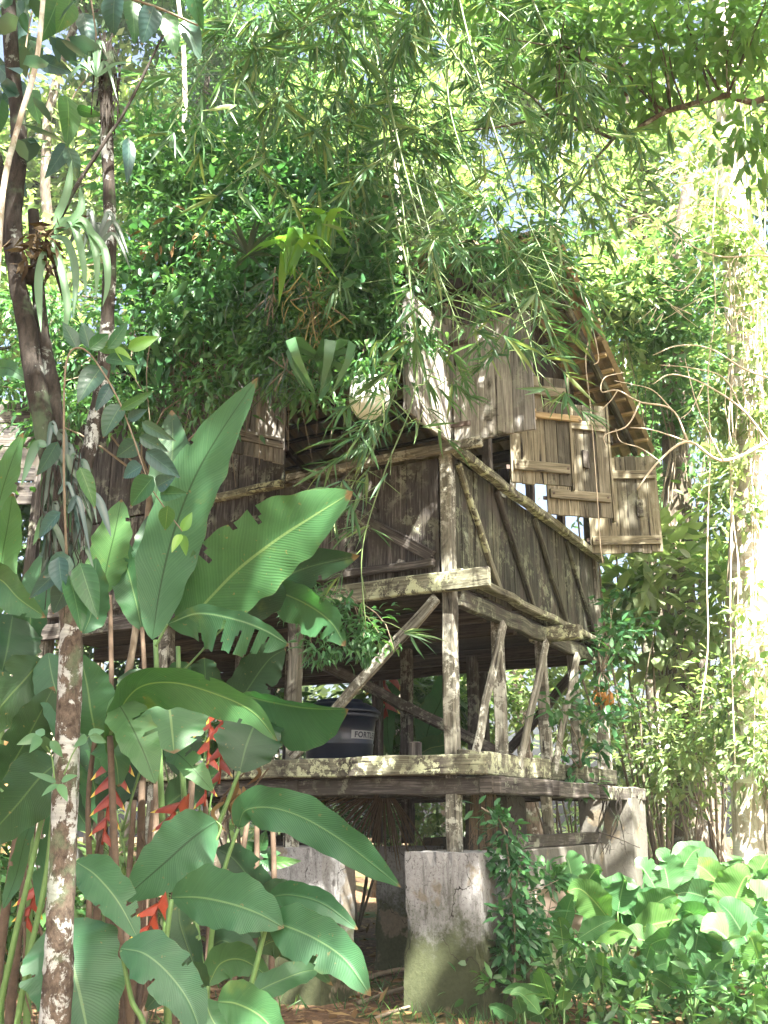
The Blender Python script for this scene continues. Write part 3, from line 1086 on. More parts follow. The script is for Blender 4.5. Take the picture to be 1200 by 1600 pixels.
def crown(parent, blobs, L, W, mat, tpl=T_DIA, clump=.25, per=40, name='crown', tilt=.45):
    p, d, r, cc = blob_leaves(blobs, clump, per)
    n = len(p)
    leaf_mesh(name, mat, parent, p, d, upv(n, tilt), L * (.65 + .7 * G.random(n)), W * (.65 + .7 * G.random(n)), tpl, rnd=r)
    return cc


def limbs(mb, src, ctr, k, r0=.03, r1=.006, sag=.0, n=6, sides=5, wander=.08):
    """thin limbs from points of the trunk to some clump centres"""
    idx = G.permutation(len(ctr))[:k]
    for i in idx:
        e = Vector(ctr[i])
        s = min(src, key=lambda q: (Vector(q) - e).length + .35 * abs(Vector(q).z - (e.z - .6)))
        s = Vector(s)
        L = (e - s).length
        mid = (s + e) / 2 + Vector((R.uniform(-1, 1), R.uniform(-1, 1), R.uniform(-.3, 1))) * L * wander - Vector((0, 0, sag * L))
        pts = crv([s, mid, e], n)
        mb.tube(pts, [r0 + (r1 - r0) * j / (n - 1) for j in range(n)], sides)


def tree(name, label, cat, base, top, r0, r1, blobs, L, W, mat, bark, nl=14, group=None, clump=.35, per=45, tpl=T_DIA, bend=.05, mids=None):
    base = Vector(base); top = Vector(top)
    t = root(name, label, cat, base, group=group)
    h = (top - base).length
    if mids is None:
        mids = [base.lerp(top, .35) + Vector((R.uniform(-1, 1), R.uniform(-1, 1), 0)) * h * bend, base.lerp(top, .7) + Vector((R.uniform(-1, 1), R.uniform(-1, 1), 0)) * h * bend]
    pts = crv([base - Vector((0, 0, .15))] + mids + [top], 14)
    m = MB()
    rr = [r0 + (r1 - r0) * (i / 13) ** .8 for i in range(14)]
    rr[0] *= 1.3
    m.tube(pts, rr, 10, wob=.08)
    cc = crown(t, blobs, L, W, mat, tpl, clump, per)
    limbs(m, [tuple(q) for q in pts[4:]], cc, nl, r1 * .8, .008)
    m.build('trunk', bark, t, smooth=True)
    return t


def shrub(name, label, cat, base, blobs, L, W, mat, group=None, clump=.18, per=30, tpl=T_OVAL, stems=7, r=.012):
    base = Vector(base)
    t = root(name, label, cat, base, group=group)
    cc = crown(t, blobs, L, W, mat, tpl, clump, per, 'foliage')
    m = MB()
    limbs(m, [tuple(base)], cc, stems, r, .003, wander=.12)
    m.build('stems', M['twig'], t, smooth=True)
    return t


# ------------------------------------------------------------------ far forest
far = [  # px, py, Y, rx, ry, dy, leaves, mat, label
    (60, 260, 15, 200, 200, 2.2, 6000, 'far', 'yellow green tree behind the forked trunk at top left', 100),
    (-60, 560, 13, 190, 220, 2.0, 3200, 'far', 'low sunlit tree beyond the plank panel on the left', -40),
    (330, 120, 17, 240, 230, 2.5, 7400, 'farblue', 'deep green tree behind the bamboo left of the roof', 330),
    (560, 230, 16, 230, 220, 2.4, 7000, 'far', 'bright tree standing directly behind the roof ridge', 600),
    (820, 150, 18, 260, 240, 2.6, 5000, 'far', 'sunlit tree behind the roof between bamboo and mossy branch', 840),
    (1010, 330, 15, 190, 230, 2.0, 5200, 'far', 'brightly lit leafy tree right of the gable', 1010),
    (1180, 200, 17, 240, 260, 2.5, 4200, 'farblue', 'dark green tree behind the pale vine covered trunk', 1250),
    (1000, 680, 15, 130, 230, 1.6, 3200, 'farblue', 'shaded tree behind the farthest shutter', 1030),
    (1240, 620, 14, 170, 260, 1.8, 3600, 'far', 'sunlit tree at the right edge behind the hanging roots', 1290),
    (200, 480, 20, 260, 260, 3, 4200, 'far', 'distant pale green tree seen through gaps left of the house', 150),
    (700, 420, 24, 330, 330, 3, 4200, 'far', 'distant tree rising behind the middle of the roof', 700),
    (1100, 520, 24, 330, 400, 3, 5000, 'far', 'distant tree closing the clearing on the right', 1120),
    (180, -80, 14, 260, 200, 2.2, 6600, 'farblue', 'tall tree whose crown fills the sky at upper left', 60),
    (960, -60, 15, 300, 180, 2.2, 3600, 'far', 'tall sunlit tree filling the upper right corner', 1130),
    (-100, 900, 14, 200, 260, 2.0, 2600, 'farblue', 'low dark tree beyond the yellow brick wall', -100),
    (480, 600, 14.5, 300, 300, 1.6, 3200, 'farblue', 'dark tree behind the house at mid height', 420),
]
for px, py, Y, rx, ry, dy, n, mt, lab, tx in far:
    c, r, _ = PB(px, py, Y, rx, ry, dy, n)
    sub = []
    for _ in range(5):
        o = nrmz(G.normal(size=(1, 3)))[0] * .55
        sub.append((c + Vector(o * np.array(r)), np.array(r) * R.uniform(.45, .65), int(n * 1.4) // 5))
    b = P(tx, 1275, Y)
    base = (b.x, Y, gz(b.x, Y))
    k = 15 / Y
    LL = R.uniform(.15, .27)
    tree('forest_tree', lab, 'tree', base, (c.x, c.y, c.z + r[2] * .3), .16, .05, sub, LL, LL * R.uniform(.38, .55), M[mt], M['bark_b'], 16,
         'forest trees behind the house', clump=.42, per=45)

# understorey shrubs behind and right of the house
us = [
    (1010, 940, 10.4, 80, 130, .7, 620, 'far', .27, 'big leaved sunlit shrub just right of the far corner post'),
    (1130, 950, 10.5, 120, 170, 1.0, 1300, 'far', .20, 'sunlit shrub below the bleached branches'),
    (960, 470, 10.5, 80, 130, .6, 1500, 'far', .15, 'sunlit leafy crown leaning over the gable end'),
    (1040, 560, 11.5, 90, 110, .6, 1300, 'far', .15, 'sunlit crown behind the bleached twigs'),
    (1190, 800, 10.5, 70, 160, .6, 1200, 'far', .17, 'sunlit shrub right of the hanging roots'),
    (1060, 1150, 10.0, 110, 120, .9, 1900, 'far', .10, 'bright shrub beside the grey end pier'),
    (1190, 1180, 9.0, 110, 150, .8, 1900, 'far', .10, 'yellow green shrub at the right edge above the broad leaves'),
    (1000, 1230, 12.5, 120, 90, .9, 1500, 'far', .10, 'low shrub in the clearing behind the end pier'),
    (760, 1080, 12.5, 110, 130, .8, 1700, 'far', .13, 'shrub behind the house seen between the deck braces'),
    (640, 1110, 12.0, 100, 140, .8, 1500, 'under', .20, 'broad leaved bush behind the house right of the tank'),
    (560, 1290, 11.5, 110, 90, .7, 1100, 'under', .12, 'dark bush behind the rear piers'),
    (700, 1280, 11.0, 90, 80, .6, 1100, 'far', .09, 'flecked bush behind the front corner pier'),
    (880, 1100, 12.5, 90, 140, .8, 1500, 'far', .13, 'sunlit bush behind the right end of the deck'),
    (400, 1130, 12.0, 140, 180, .9, 1600, 'under', .15, 'dim bush behind the left half of the deck'),
    (170, 1050, 9.5, 150, 220, .9, 1800, 'under', .15, 'dim bush behind the heliconias'),
    (20, 1350, 7.5, 120, 150, .7, 1200, 'under', .12, 'bush behind the leftmost heliconia stems'),
    (160, 1420, 7.8, 150, 120, .7, 900, 'far', .12, 'small sunlit bush seen through the heliconia stalks'),
    (120, 760, 9.0, 130, 160, .9, 1700, 'under', .16, 'bush behind the fork of the lichen tree'),
]
for px, py, Y, rx, ry, dy, n, mt, L, lab in us:
    c, r, _ = PB(px, py, Y, rx, ry, dy, n)
    sub = [(c + Vector(nrmz(G.normal(size=(1, 3)))[0] * .5 * np.array(r)), np.array(r) * R.uniform(.5, .75), n // 4) for _ in range(4)]
    shrub('shrub', lab, 'shrub', (c.x, c.y, gz(c.x, c.y)), sub, L, L * .45, M[mt], 'shrubs around the clearing', per=26, clump=.22, r=.018)

# far wood closing the view at the horizon
p, d, r, cc = blob_leaves([((x, 30 + 4 * math.sin(x), 2.5 + R.uniform(0, 3)), (5, 3, 4.5), 1500) for x in range(-26, 30, 5)], .9, 60)
o = leaf_mesh('woods', M['far'], None, p, d, upv(len(p)), .42, .2, T_DIA, rnd=r)
tag(o, 'distant sunlit woods closing the view behind everything', None, kind='stuff')

# ------------------------------------------------------------------ overhanging tree: trunk right of the camera, unseen crown added overhead for shade
ob = Vector((3.4, .6, gz(3.4, .6)))
ot = root('overhanging_tree', 'tall tree reaching in from the right with a mossy branch, pale fresh leaves and an unseen crown added for shade', 'tree', ob)
m = MB()
tp = crv([ob - Vector((0, 0, .2)), ob + Vector((.1, .1, 3)), ob + Vector((-.1, .5, 5.5)), (2.9, 1.8, 7.6), (2.4, 2.9, 8.8)], 18)
m.tube(tp, [.20 - .13 * i / 17 for i in range(18)], 12, wob=.08)
br = [tuple(tp[9])] + [tuple(P(*q)) for q in ((1260, 105, 5.2), (1130, 150, 5.4), (1040, 175, 5.5), (960, 215, 5.6), (880, 178, 5.7), (800, 195, 5.8), (720, 205, 5.9))]
bp = crv(br, 30)
m.tube(bp, [.036 - .03 * (i / 29) ** .6 for i in range(30)], 8, wob=.22)
for q in (((1040, 175, 5.5), (1000, 140, 5.5), (960, 90, 5.4), (920, 70, 5.4)), ((960, 215, 5.6), (930, 250, 5.6), (905, 290, 5.6)), ((980, 150, 5.5), (900, 80, 5.5), (850, 70, 5.4), (790, 60, 5.4)),
          ((860, 185, 5.7), (830, 150, 5.7), (780, 120, 5.7)), ((1130, 150, 5.4), (1090, 80, 5.3), (1060, 0, 5.2))):
    m.tube(crv([P(*a) for a in q], 10), [.013 - .009 * i / 9 for i in range(10)], 6, wob=.2)
shade = [((x, y, 9.0 + .35 * math.sin(3 * x + y)), (1.2, 1.2, .7), 820) for x, y in
         ((-1.3, -2.3), (.5, -2.5), (2.2, -1.9), (-1.3, -.2), (.5, -.4), (2.3, .2), (-1.2, 2.2), (.7, 2.0), (2.5, 2.2), (-.8, 4.4), (1.0, 4.4), (2.8, 4.4), (2.8, 6.4), (1.5, 6.4), (-.3, 6.4), (3.2, 3.0), (3.0, -.6), (-.4, -1.3), (1.4, -1.2), (-.3, -3.1), (1.3, -3.2), (-2.2, -1.2), (-2.2, 1.2))]
shade.append(((3.75, 5.6, 9.0), (.6, .7, .5), 380))
cc = crown(ot, shade, .21, .095, M['canopy'], T_OVAL, .34, 40)
limbs(m, [tuple(q) for q in tp[8:]], cc, 34, .035, .006)
vis = [PB(1080, 70, 5.3, 120, 90, .6, 620), PB(950, 60, 5.5, 110, 70, .6, 560), PB(1160, 210, 5.2, 60, 60, .4, 150), PB(1190, 40, 5.0, 80, 90, .5, 260), PB(860, 30, 5.6, 90, 60, .6, 260), PB(960, 150, 5.5, 110, 50, .4, 160)]
p, d, r, cc2 = blob_leaves(vis, .16, 14)
d[:, 2] -= .35
leaf_mesh('leafy_spray', M['canopy'], ot, p, d, upv(len(p)),   .125 * (.7 + .6 * G.random(len(p))), .046 * (.7 + .6 * G.random(len(p))), T_OVAL, rnd=r)
limbs(m, [tuple(q) for q in bp[5:]], cc2, 26, .008, .003)
m.build('trunk', M['bark_b'], ot, smooth=True)

# ------------------------------------------------------------------ right: pale trunk hung with roots, second trunk, bleached branch
vb = P(1165, 1300, 9.0)
vt = root('vine_covered_tree', 'tall pale trunk wrapped in hanging roots at the right edge', 'tree', (vb.x, vb.y, 0))
m = MB()
tp = crv([(vb.x, vb.y, -.2)] + [tuple(P(*q)) for q in ((1168, 1000, 9.0), (1170, 700, 9.05), (1150, 420, 9.1), (1140, 200, 9.2), (1130, 0, 9.3), (1120, -250, 9.5))], 26)
m.tube(tp, [.20 - .09 * i / 25 for i in range(26)], 12, wob=.12)
m.build('trunk', M['bark_p'], vt, smooth=True)
for k in range(17):
    m = MB()
    x0 = R.gauss(1155, 24); y0 = R.uniform(-60, 420)
    y1 = R.uniform(700, 1330)
    Yk = 8.85 - R.random() * .35
    pts = []
    n = 9
    drift = R.uniform(-25, 35)
    for i in range(n):
        f = i / (n - 1)
        pts.append(P(x0 + drift * f + R.uniform(-9, 9), y0 + (y1 - y0) * f, Yk + R.uniform(-.04, .04)))
    m.tube(crv(pts, 26), R.uniform(.003, .009), 5, wob=.2)
    m.build('hanging_root', M['drytwig'], vt, smooth=True)
crown(vt, [PB(1110, 330, 8.8, 50, 160, .3, 420), PB(1180, 560, 8.6, 40, 160, .3, 380), PB(1130, 640, 8.8, 50, 60, .25, 260), PB(1180, 850, 8.8, 40, 120, .2, 130), PB(1190, 150, 8.9, 60, 120, .3, 400), PB(1160, 400, 8.6, 60, 120, .25, 420), PB(1150, 760, 8.6, 40, 80, .2, 160), PB(1185, 1010, 8.6, 40, 110, .2, 140)], .11, .055, M['far'], T_OVAL, .14, 16, 'climbing_leaves')

sb = P(1068, 1280, 11.2)
st = root('vine_hung_tree', 'dark vine hung trunk between the farthest shutter and the hanging roots', 'tree', (sb.x, sb.y, 0))
m = MB()
tp = crv([(sb.x, sb.y, -.2)] + [tuple(P(*q)) for q in ((1062, 1000, 11.2), (1058, 760, 11.2), (1052, 600, 11.3), (1060, 420, 11.4), (1085, 250, 11.6))], 20)
m.tube(tp, [.21 - .10 * i / 19 for i in range(20)], 12, wob=.1)
m.build('trunk', M['bark_b'], st, smooth=True)
m = MB()
for k in range(10):
    x0 = 1060 + R.uniform(-45, 45)
    pts = [P(x0 + R.uniform(-12, 12), 640 + 420 * i / 6, 10.9 + R.uniform(-.05, .05)) for i in range(7)]
    m.tube(crv(pts, 18), .008, 5)
m.build('vines', M['twig'], st, smooth=True)
crown(st, [PB(1050, 660, 11, 60, 50, .4, 300), PB(1080, 760, 11, 40, 90, .3, 160), PB(1040, 560, 10.6, 90, 90, .5, 900), PB(1090, 430, 10.8, 90, 100, .5, 900), PB(1000, 470, 10.4, 70, 80, .5, 700)], .12, .06, M['farblue'], T_OVAL, .16, 18, 'climbing_leaves')
for (x0, Y, h0, lab, rr) in ((1030, 13.5, 700, 'thin pale trunk right of the end shutter', .035), (940, 14, 330, 'thin trunk in the sunlit foliage above the gable', .05), (198, 12, 50, 'slender pale trunk behind the broken stump', .05), (620, 13, -40, 'dark bamboo pole behind the top of the bamboo', .06)):
    b = P(x0, 1275, Y)
    t = root('slender_trunk', lab, 'tree', (b.x, b.y, 0))
    m = MB()
    top = P(x0 + R.uniform(-25, 25), h0 - 300, Y)
    m.tube(crv([(b.x, b.y, -.1), (b.x + .1, b.y, top.z * .4), (b.x - .05, b.y, top.z * .75), tuple(top)], 16), [rr * (1 - .5 * i / 15) for i in range(16)], 8, wob=.08)
    m.build('trunk', M['bark_p'], t, smooth=True)
    crown(t, [(tuple(top), (.7, .7, .8), 350)], .15, .07, M['far'], T_OVAL, .2, 20)

# bleached dead branch sticking out to the left from the pale trunk
dbp = P(1215, 745, 8.0)
db = root('dead_branch', 'bleached forking dead branch reaching left toward the far shutter', 'branch', dbp)
m = MB()


def px_tube(mb, pts, r0, r1, Y, n=None, wob=.2, sides=6):
    n = n or len(pts) * 5
    q = crv([P(a[0], a[1], a[2] if len(a) > 2 else Y) for a in pts], n)
    mb.tube(q, [r0 + (r1 - r0) * i / (n - 1) for i in range(n)], sides, wob=wob)


Yd = 7.9
for pts, r0, r1 in ([((1290, 640, 8.6), (1200, 690, 8.2), (1130, 720, 8.0), (1075, 690), (1030, 720), (995, 765)), .02, .006],
                    [((1075, 690), (1050, 640), (1000, 628), (965, 610), (940, 612), (945, 590), (975, 582)), .010, .004],
                    [((1075, 690), (1020, 672), (985, 668)), .007, .004], [((1000, 628), (980, 665), (945, 680), (948, 700)), .008, .003],
                    [((1200, 690), (1160, 640), (1100, 600), (1050, 585), (1020, 600)), .012, .004], [((1160, 640), (1130, 590), (1080, 575), (1030, 570)), .008, .003],
                    [((1130, 720), (1100, 660), (1085, 620), (1070, 560)), .009, .003], [((1030, 720), (1000, 700), (970, 690), (962, 670)), .006, .003],
                    [((1240, 600, 8.4), (1170, 580), (1110, 545), (1060, 540), (1020, 555)), .011, .003], [((1100, 600), (1080, 640), (1062, 655)), .006, .003],
                    [((1290, 420, 8.6), (1200, 400), (1120, 400), (1060, 370), (1020, 330)), .012, .003], [((1200, 400), (1150, 340), (1100, 320), (1050, 330)), .009, .003],
                    [((965, 610), (955, 625), (940, 640)), .005, .003], [((1050, 640), (1020, 610), (985, 600), (960, 595)), .006, .003]):
    px_tube(m, pts, r0, r1, Yd)
m.build('bough', M['drytwig'], db, smooth=True)
m = MB()
for k in range(40):
    a = (R.uniform(1010, 1200), R.uniform(250, 520))
    px_tube(m, [a, (a[0] + R.uniform(-50, 20), a[1] + R.uniform(-30, 30)), (a[0] + R.uniform(-90, 40), a[1] + R.uniform(-30, 60))], .005, .002, 8.3 + R.uniform(-.3, .3), 8)
m.build('twigs', M['drytwig'], db, smooth=True)

# ------------------------------------------------------------------ vine mass over the left roof
rs = root('roof_creeper', 'dense fine leaved creeper smothering the left half of the roof', 'creeper', (-1.2, 7.4, 0))
blobs = [PB(300, 290, 6.6, 110, 90, .5, 1300), PB(420, 330, 6.6, 120, 110, .5, 1600), PB(540, 300, 6.5, 110, 90, .5, 1300), PB(260, 420, 6.4, 90, 110, .4, 1100),
         PB(350, 420, 6.3, 90, 90, .4, 900), PB(470, 470, 6.2, 90, 70, .35, 900), PB(560, 500, 6.1, 70, 90, .3, 1100), PB(240, 520, 6.3, 70, 80, .4, 700), PB(340, 520, 6.3, 80, 60, .35, 600),
         PB(600, 430, 6.2, 70, 70, .3, 700), PB(560, 560, 6.05, 40, 30, .2, 250), PB(110, 560, 7.2, 90, 70, .4, 800), PB(60, 500, 7.2, 80, 60, .4, 600), PB(575, 575, 5.5, 28, 20, .08, 70), PB(720, 385, 6.0, 45, 25, .2, 260), PB(830, 372, 6.9, 50, 22, .2, 260), PB(250, 250, 6.5, 90, 70, .4, 900), PB(330, 480, 5.9, 110, 60, .25, 700), PB(430, 520, 5.8, 50, 40, .15, 400), PB(430, 560, 5.75, 50, 45, .15, 420), PB(520, 515, 5.75, 80, 60, .2, 800), PB(590, 470, 5.8, 55, 55, .2, 560), PB(485, 605, 5.75, 30, 25, .1, 160), PB(330, 610, 6.0, 35, 75, .15, 420), PB(400, 400, 5.9, 120, 70, .25, 1000), PB(560, 420, 5.9, 90, 60, .25, 800), PB(630, 530, 5.7, 25, 50, .1, 130), PB(700, 420, 5.75, 60, 25, .15, 240), PB(560, 590, 5.55, 26, 14, .05, 26), PB(760, 405, 5.9, 80, 32, .2, 520), PB(185, 640, 6.2, 55, 75, .2, 380), PB(90, 650, 6.5, 80, 60, .2, 420), PB(20, 600, 6.8, 60, 60, .2, 260), PB(850, 420, 6.5, 40, 35, .2, 320), PB(690, 460, 5.7, 60, 30, .12, 200), PB(290, 350, 6.2, 120, 110, .4, 1500), PB(230, 300, 6.8, 70, 70, .5, 600), PB(400, 220, 6.8, 90, 50, .5, 600), PB(230, 620, 6.3, 60, 70, .4, 380), PB(500, 560, 6.1, 60, 40, .2, 260)]
cc = crown(rs, blobs, .08, .028, M['shrub'], T_LANCE, .15, 26, 'foliage')
p, d, r, cx = blob_leaves([PB(x, y, Yb, 80, 60, .3, 130) for x, y, Yb in ((260, 260, 6.2), (330, 330, 6.0), (430, 300, 6.1), (250, 420, 6.0), (360, 470, 5.8), (540, 400, 5.7), (600, 470, 5.6), (480, 240, 6.3), (240, 540, 6.0))], .2, 12)
leaf_mesh('broad_foliage', M['ivy'], rs, p, d, upv(len(p)), .13 * (.6 + .8 * G.random(len(p))), .05 * (.7 + .6 * G.random(len(p))), T_OVAL, rnd=r)
p, d, r, cx = blob_leaves([PB(x, y, 6.0, 90, 60, .3, 60) for x, y in ((280, 380), (420, 420), (520, 330), (600, 420))], .2, 8)
leaf_mesh('dead_foliage', M['dead'], rs, p, d - np.array([0, 0, .6]), upv(len(p)), .11 * (.6 + .8 * G.random(len(p))), .035, T_OVAL, rnd=r)
m = MB()
srcs = [tuple(P(x, y, 6.5)) for x, y in ((260, 600), (300, 450), (380, 380), (480, 400), (560, 420), (240, 760))]
limbs(m, srcs, cc, 60, .010, .003, wander=.2)
for k in range(26):
    x = R.uniform(210, 620); y = R.uniform(430, 560)
    px_tube(m, [(x, y), (x + R.uniform(-15, 15), y + 60), (x + R.uniform(-25, 25), y + R.uniform(110, 230))], .004, .002, 6.0 + R.uniform(-.2, .3), 10, sides=4)
px_tube(m, [(150, 1300, 7.2), (210, 1000, 7.0), (235, 760, 6.7), (240, 600, 6.5), (300, 450, 6.5)], .03, .02, 6.5, 22)
m.build('stems', M['twig'], rs, smooth=True)


# ------------------------------------------------------------------ epiphytes
def rosette(name, label, cat, c, n, L, W, mat, droop=.0, spread=1.0, facing=None, part='leaf', tpl=T_STRAP, cupmat=None, group=None):
    c = Vector(c)
    t = root(name, label, cat, c, group=group)
    for k in range(n):
        a = 2 * math.pi * k / n * 1.0 + R.uniform(-.3, .3)
        el = R.uniform(.15, 1.1) * (1 if droop < .5 else -.5)
        d = np.array([[math.cos(a) * math.cos(el) * spread, math.sin(a) * math.cos(el) * spread, math.sin(el) - droop]])
        ll = L * R.uniform(.7, 1.15)
        leaf_mesh(part, mat, t, np.array([tuple(c)]), d, np.array([[0, 0, 1.0]]), ll, W * R.uniform(.8, 1.2), tpl, rnd=np.array([R.random()]))
    return t


rosette('bromeliad', 'dark spiky bromeliad on the eave left of the yellow roots', 'bromeliad', P(388, 400, 5.1), 22, .25, .03, M['bromdark'], tpl=T_LANCE)
rosette('bromeliad', 'bright green upright bromeliad perched on the creeper', 'bromeliad', P(452, 428, 4.95), 9, .30, .07, M['brom'])
rosette('bromeliad', 'green bromeliad hanging upside down over the front window', 'bromeliad', P(497, 560, 5.3), 9, .24, .075, M['strap'], droop=.9)
rosette('bromeliad', 'light green rosette right of the upright bromeliad', 'bromeliad', P(505, 385, 5.0), 8, .27, .06, M['brom'])
for px, py, mt, lab, n, wd in ((425, 470, 'bromdark', 'clump of dark hanging roots below the dark bromeliad', 60, 60), (487, 475, 'root', 'clump of yellow wiry aerial roots on the eave', 70, 45), (445, 590, 'bromdark', 'tuft of dead hanging strands beside the front window', 30, 40)):
    c = P(px, py, 5.5)
    t = root('root_clump', lab, 'root clump', c)
    k = mpp(c)
    p = np.array(c) + G.normal(size=(n, 3)) * np.array([wd * k * .45, .08, 35 * k])
    d = G.normal(size=(n, 3)) * .5 + np.array([0, 0, -.9])
    leaf_mesh('strands', M[mt], t, p, d, G.normal(size=(n, 3)), .13 + .14 * G.random(n), .008, T_STRAP)
    m = MB()
    for q in range(8):
        e = Vector(p[q])
        m.tube(crv([c + Vector((0, .05, .08)), (c + e) / 2 + Vector((0, 0, .03)), e], 6), .006, 5)
    m.build('core', M['twig'], t, smooth=True)
# fern in the white pot
n = 46
p = np.array(pw) + G.normal(size=(n, 3)) * .04 + np.array([0, 0, .10])
d = G.normal(size=(n, 3)) * np.array([1, 1, .3]) + np.array([0, 0, .35])
leaf_mesh('fern', M['shrub'], POT, p, d, upv(n, .3), .13 + .1 * G.random(n), .02, T_STRAP)
# string of round leaves
c = P(448, 540, 5.55)
t = root('leaf_string', 'string of small round leaves dangling beside the front window', 'hanging plant', c)
m = MB(); px_tube(m, [(446, 500), (450, 550), (446, 620)], .003, .002, 5.55, 10); m.build('stem', M['stemg'], t)
p = np.array([tuple(P(448 + (-1) ** i * 5, 505 + i * 4.2, 5.55)) for i in range(28)])
d = np.array([((-1) ** i * 1.0, -.3, -.3) for i in range(28)], float)
leaf_mesh('leaves', M['strap'], t, p, d, upv(28, .2), .045, .045, T_OVAL)


# ------------------------------------------------------------------ bamboo
def fan(pos, axis, n, L):
    """leaves of one twig end"""
    axis = Vector(axis).normalized()
    side = axis.cross(Vector((R.uniform(-.5, .5), R.uniform(-1, 0), R.uniform(.2, 1)))).normalized()
    ps, ds, ls = [], [], []
    for i in range(n):
        a = (i / max(1, n - 1) - .5) * R.uniform(1.6, 2.4) if n > 1 else 0
        d = axis * math.cos(a) + side * math.sin(a) + Vector((R.uniform(-.2, .2), R.uniform(-.2, .2), R.uniform(-.2, .15)))
        ps.append(tuple(Vector(pos) - axis * R.uniform(0, .06)))
        ds.append(tuple(d)); ls.append(L * R.uniform(.6, 1.15) * (1 - .25 * abs(a)))
    return ps, ds, ls


def bamboo(label, pts, r0, Y, twigs, tl=.5, L=.275, fans=3, start=.05, down=.22, thick=None):
    q = crv([P(a[0], a[1], a[2] if len(a) > 2 else Y) for a in pts], 36)
    base = q[0]
    t = root('bamboo_cane', label, 'bamboo', base, group='bamboo canes hanging over the roof')
    m = MB()
    m.tube(q, [r0 * .7 * (1 - .85 * i / 35) + .0012 for i in range(36)], 7)
    ps, ds, ls = [], [], []
    twigs = int(twigs * 1.35)
    for k in range(twigs):
        f = start + (1 - start) * (k + R.random()) / twigs
        i = min(34, int(f * 35))
        s = q[i]
        tg = (q[i + 1] - q[i]).normalized()
        a = R.uniform(0, 6.28)
        d = (tg * .6 + Vector((math.cos(a), math.sin(a) * .8, R.uniform(-.5, .4)))).normalized()
        ln = tl * R.uniform(.5, 1.2) * (1 - .35 * f)
        mid = s + d * ln * .55
        e = mid + (d + Vector((0, 0, -down))).normalized() * ln * .5
        m.tube([s, mid, e], [.003, .0022, .0015], 4)
        for g in range(fans if f < .6 else max(1, fans - 2)):
            u = R.uniform(.35, 1) if g else 1
            pos = s.lerp(mid, u * 2) if u < .5 else mid.lerp(e, u * 2 - 1)
            ax = (d * .7 + Vector((R.uniform(-.6, .6), R.uniform(-.5, .5), -down + R.uniform(-.5, .4))))
            a1, b1, c1 = fan(pos, ax, R.randint(4, 8), L)
            ps += a1; ds += b1; ls += c1
    m.build('cane', M['culm'], t, smooth=True)
    n = len(ps)
    ls = np.array(ls)
    leaf_mesh('foliage', M['bamboo'], t, np.array(ps), np.array(ds), upv(n, .5), ls, ls * .084, T_LANCE)
    return t


canes = [
    ('bamboo cane arching down to the corner shutter', [(560, -120), (600, 120), (650, 330), (690, 440), (720, 520)], .012, 4.9, 26),
    ('bamboo cane bending right over the gable end', [(690, -120), (750, 130), (810, 310), (850, 400), (880, 470)], .012, 5.0, 24),
    ('bamboo cane drooping left over the creeper', [(520, -120), (470, 60), (420, 180), (380, 300)], .010, 4.8, 20),
    ('long bamboo shoot dangling across the front window to the deck', [(640, -100), (600, 200), (640, 440), (650, 600), (600, 740), (566, 860), (572, 985)], .011, 5.35, 15),
    ('bamboo cane leaning right into the mossy branch', [(780, -120), (850, 40), (910, 160), (960, 290)], .010, 5.0, 20),
    ('upright bamboo cane above the dark bromeliad', [(520, -100), (540, 120), (545, 280), (560, 400)], .013, 5.2, 20),
    ('leftmost bamboo cane drooping beside the broken stump', [(420, -120), (370, 20), (310, 120), (260, 210)], .009, 4.7, 16),
    ('bamboo cane crossing in front of the roof ridge', [(720, -100), (700, 150), (770, 340), (830, 430), (860, 520)], .010, 5.3, 24),
    ('pale bamboo cane at the top right of the clump', [(850, -140), (880, 80), (940, 220), (985, 320)], .009, 5.4, 16),
    ('bamboo shoot hanging over the grey corner shutter', [(640, 250), (680, 400), (690, 480), (680, 560), (660, 620)], .008, 5.3, 9),
    ('bamboo shoot trailing below the white pot', [(600, 380), (630, 540), (600, 660), (560, 740), (530, 800)], .008, 5.5, 14),
    ('bamboo cane high in the middle of the clump', [(600, -160), (660, 0), (720, 100), (780, 170)], .012, 4.6, 20),
    ('bamboo cane sagging left across the top edge', [(660, -160), (560, -20), (480, 40), (400, 80)], .010, 4.6, 18),
    ('bamboo shoot reaching the latch of the middle shutter', [(760, 300), (800, 450), (830, 540), (850, 640)], .007, 5.4, 12),
    ('dense bamboo cane behind the others near the ridge', [(600, -80), (640, 120), (680, 260), (700, 370)], .012, 5.9, 24),
    ('arched bamboo cane spreading over the top right of the clump', [(700, -140), (800, 20), (900, 70), (990, 190)], .011, 5.6, 24),
    ('bamboo cane along the top edge left of the middle', [(560, -140), (450, 20), (350, 60), (270, 120)], .010, 5.4, 22),
    ('bamboo cane behind the others above the gable', [(760, -100), (800, 120), (860, 250), (930, 380)], .011, 6.2, 26),
    ('bamboo cane far back at the top middle of the clump', [(450, -120), (480, 60), (500, 180), (520, 260)], .011, 6.4, 26),
    ('bamboo cane behind the others right of the middle', [(620, -140), (720, 40), (760, 180), (800, 300)], .011, 6.4, 26),
    ('bamboo cane lying over the top edge of the shutters', [(560, -100), (640, 200), (720, 380), (790, 460), (850, 510)], .010, 5.6, 26),
    ('bamboo cane hanging between the corner shutter and the pot', [(560, -60), (620, 260), (640, 430), (650, 540)], .010, 5.6, 20),
    ('bamboo cane filling the sky left of the ridge', [(480, -140), (560, 40), (600, 160), (620, 280)], .010, 6.0, 24),
    ('bamboo cane behind the white pot', [(540, -80), (580, 140), (600, 300), (620, 420)], .012, 5.9, 22),
]
for lab, pts, r0, Y, tw in canes:
    bamboo(lab, pts, r0, Y, tw)

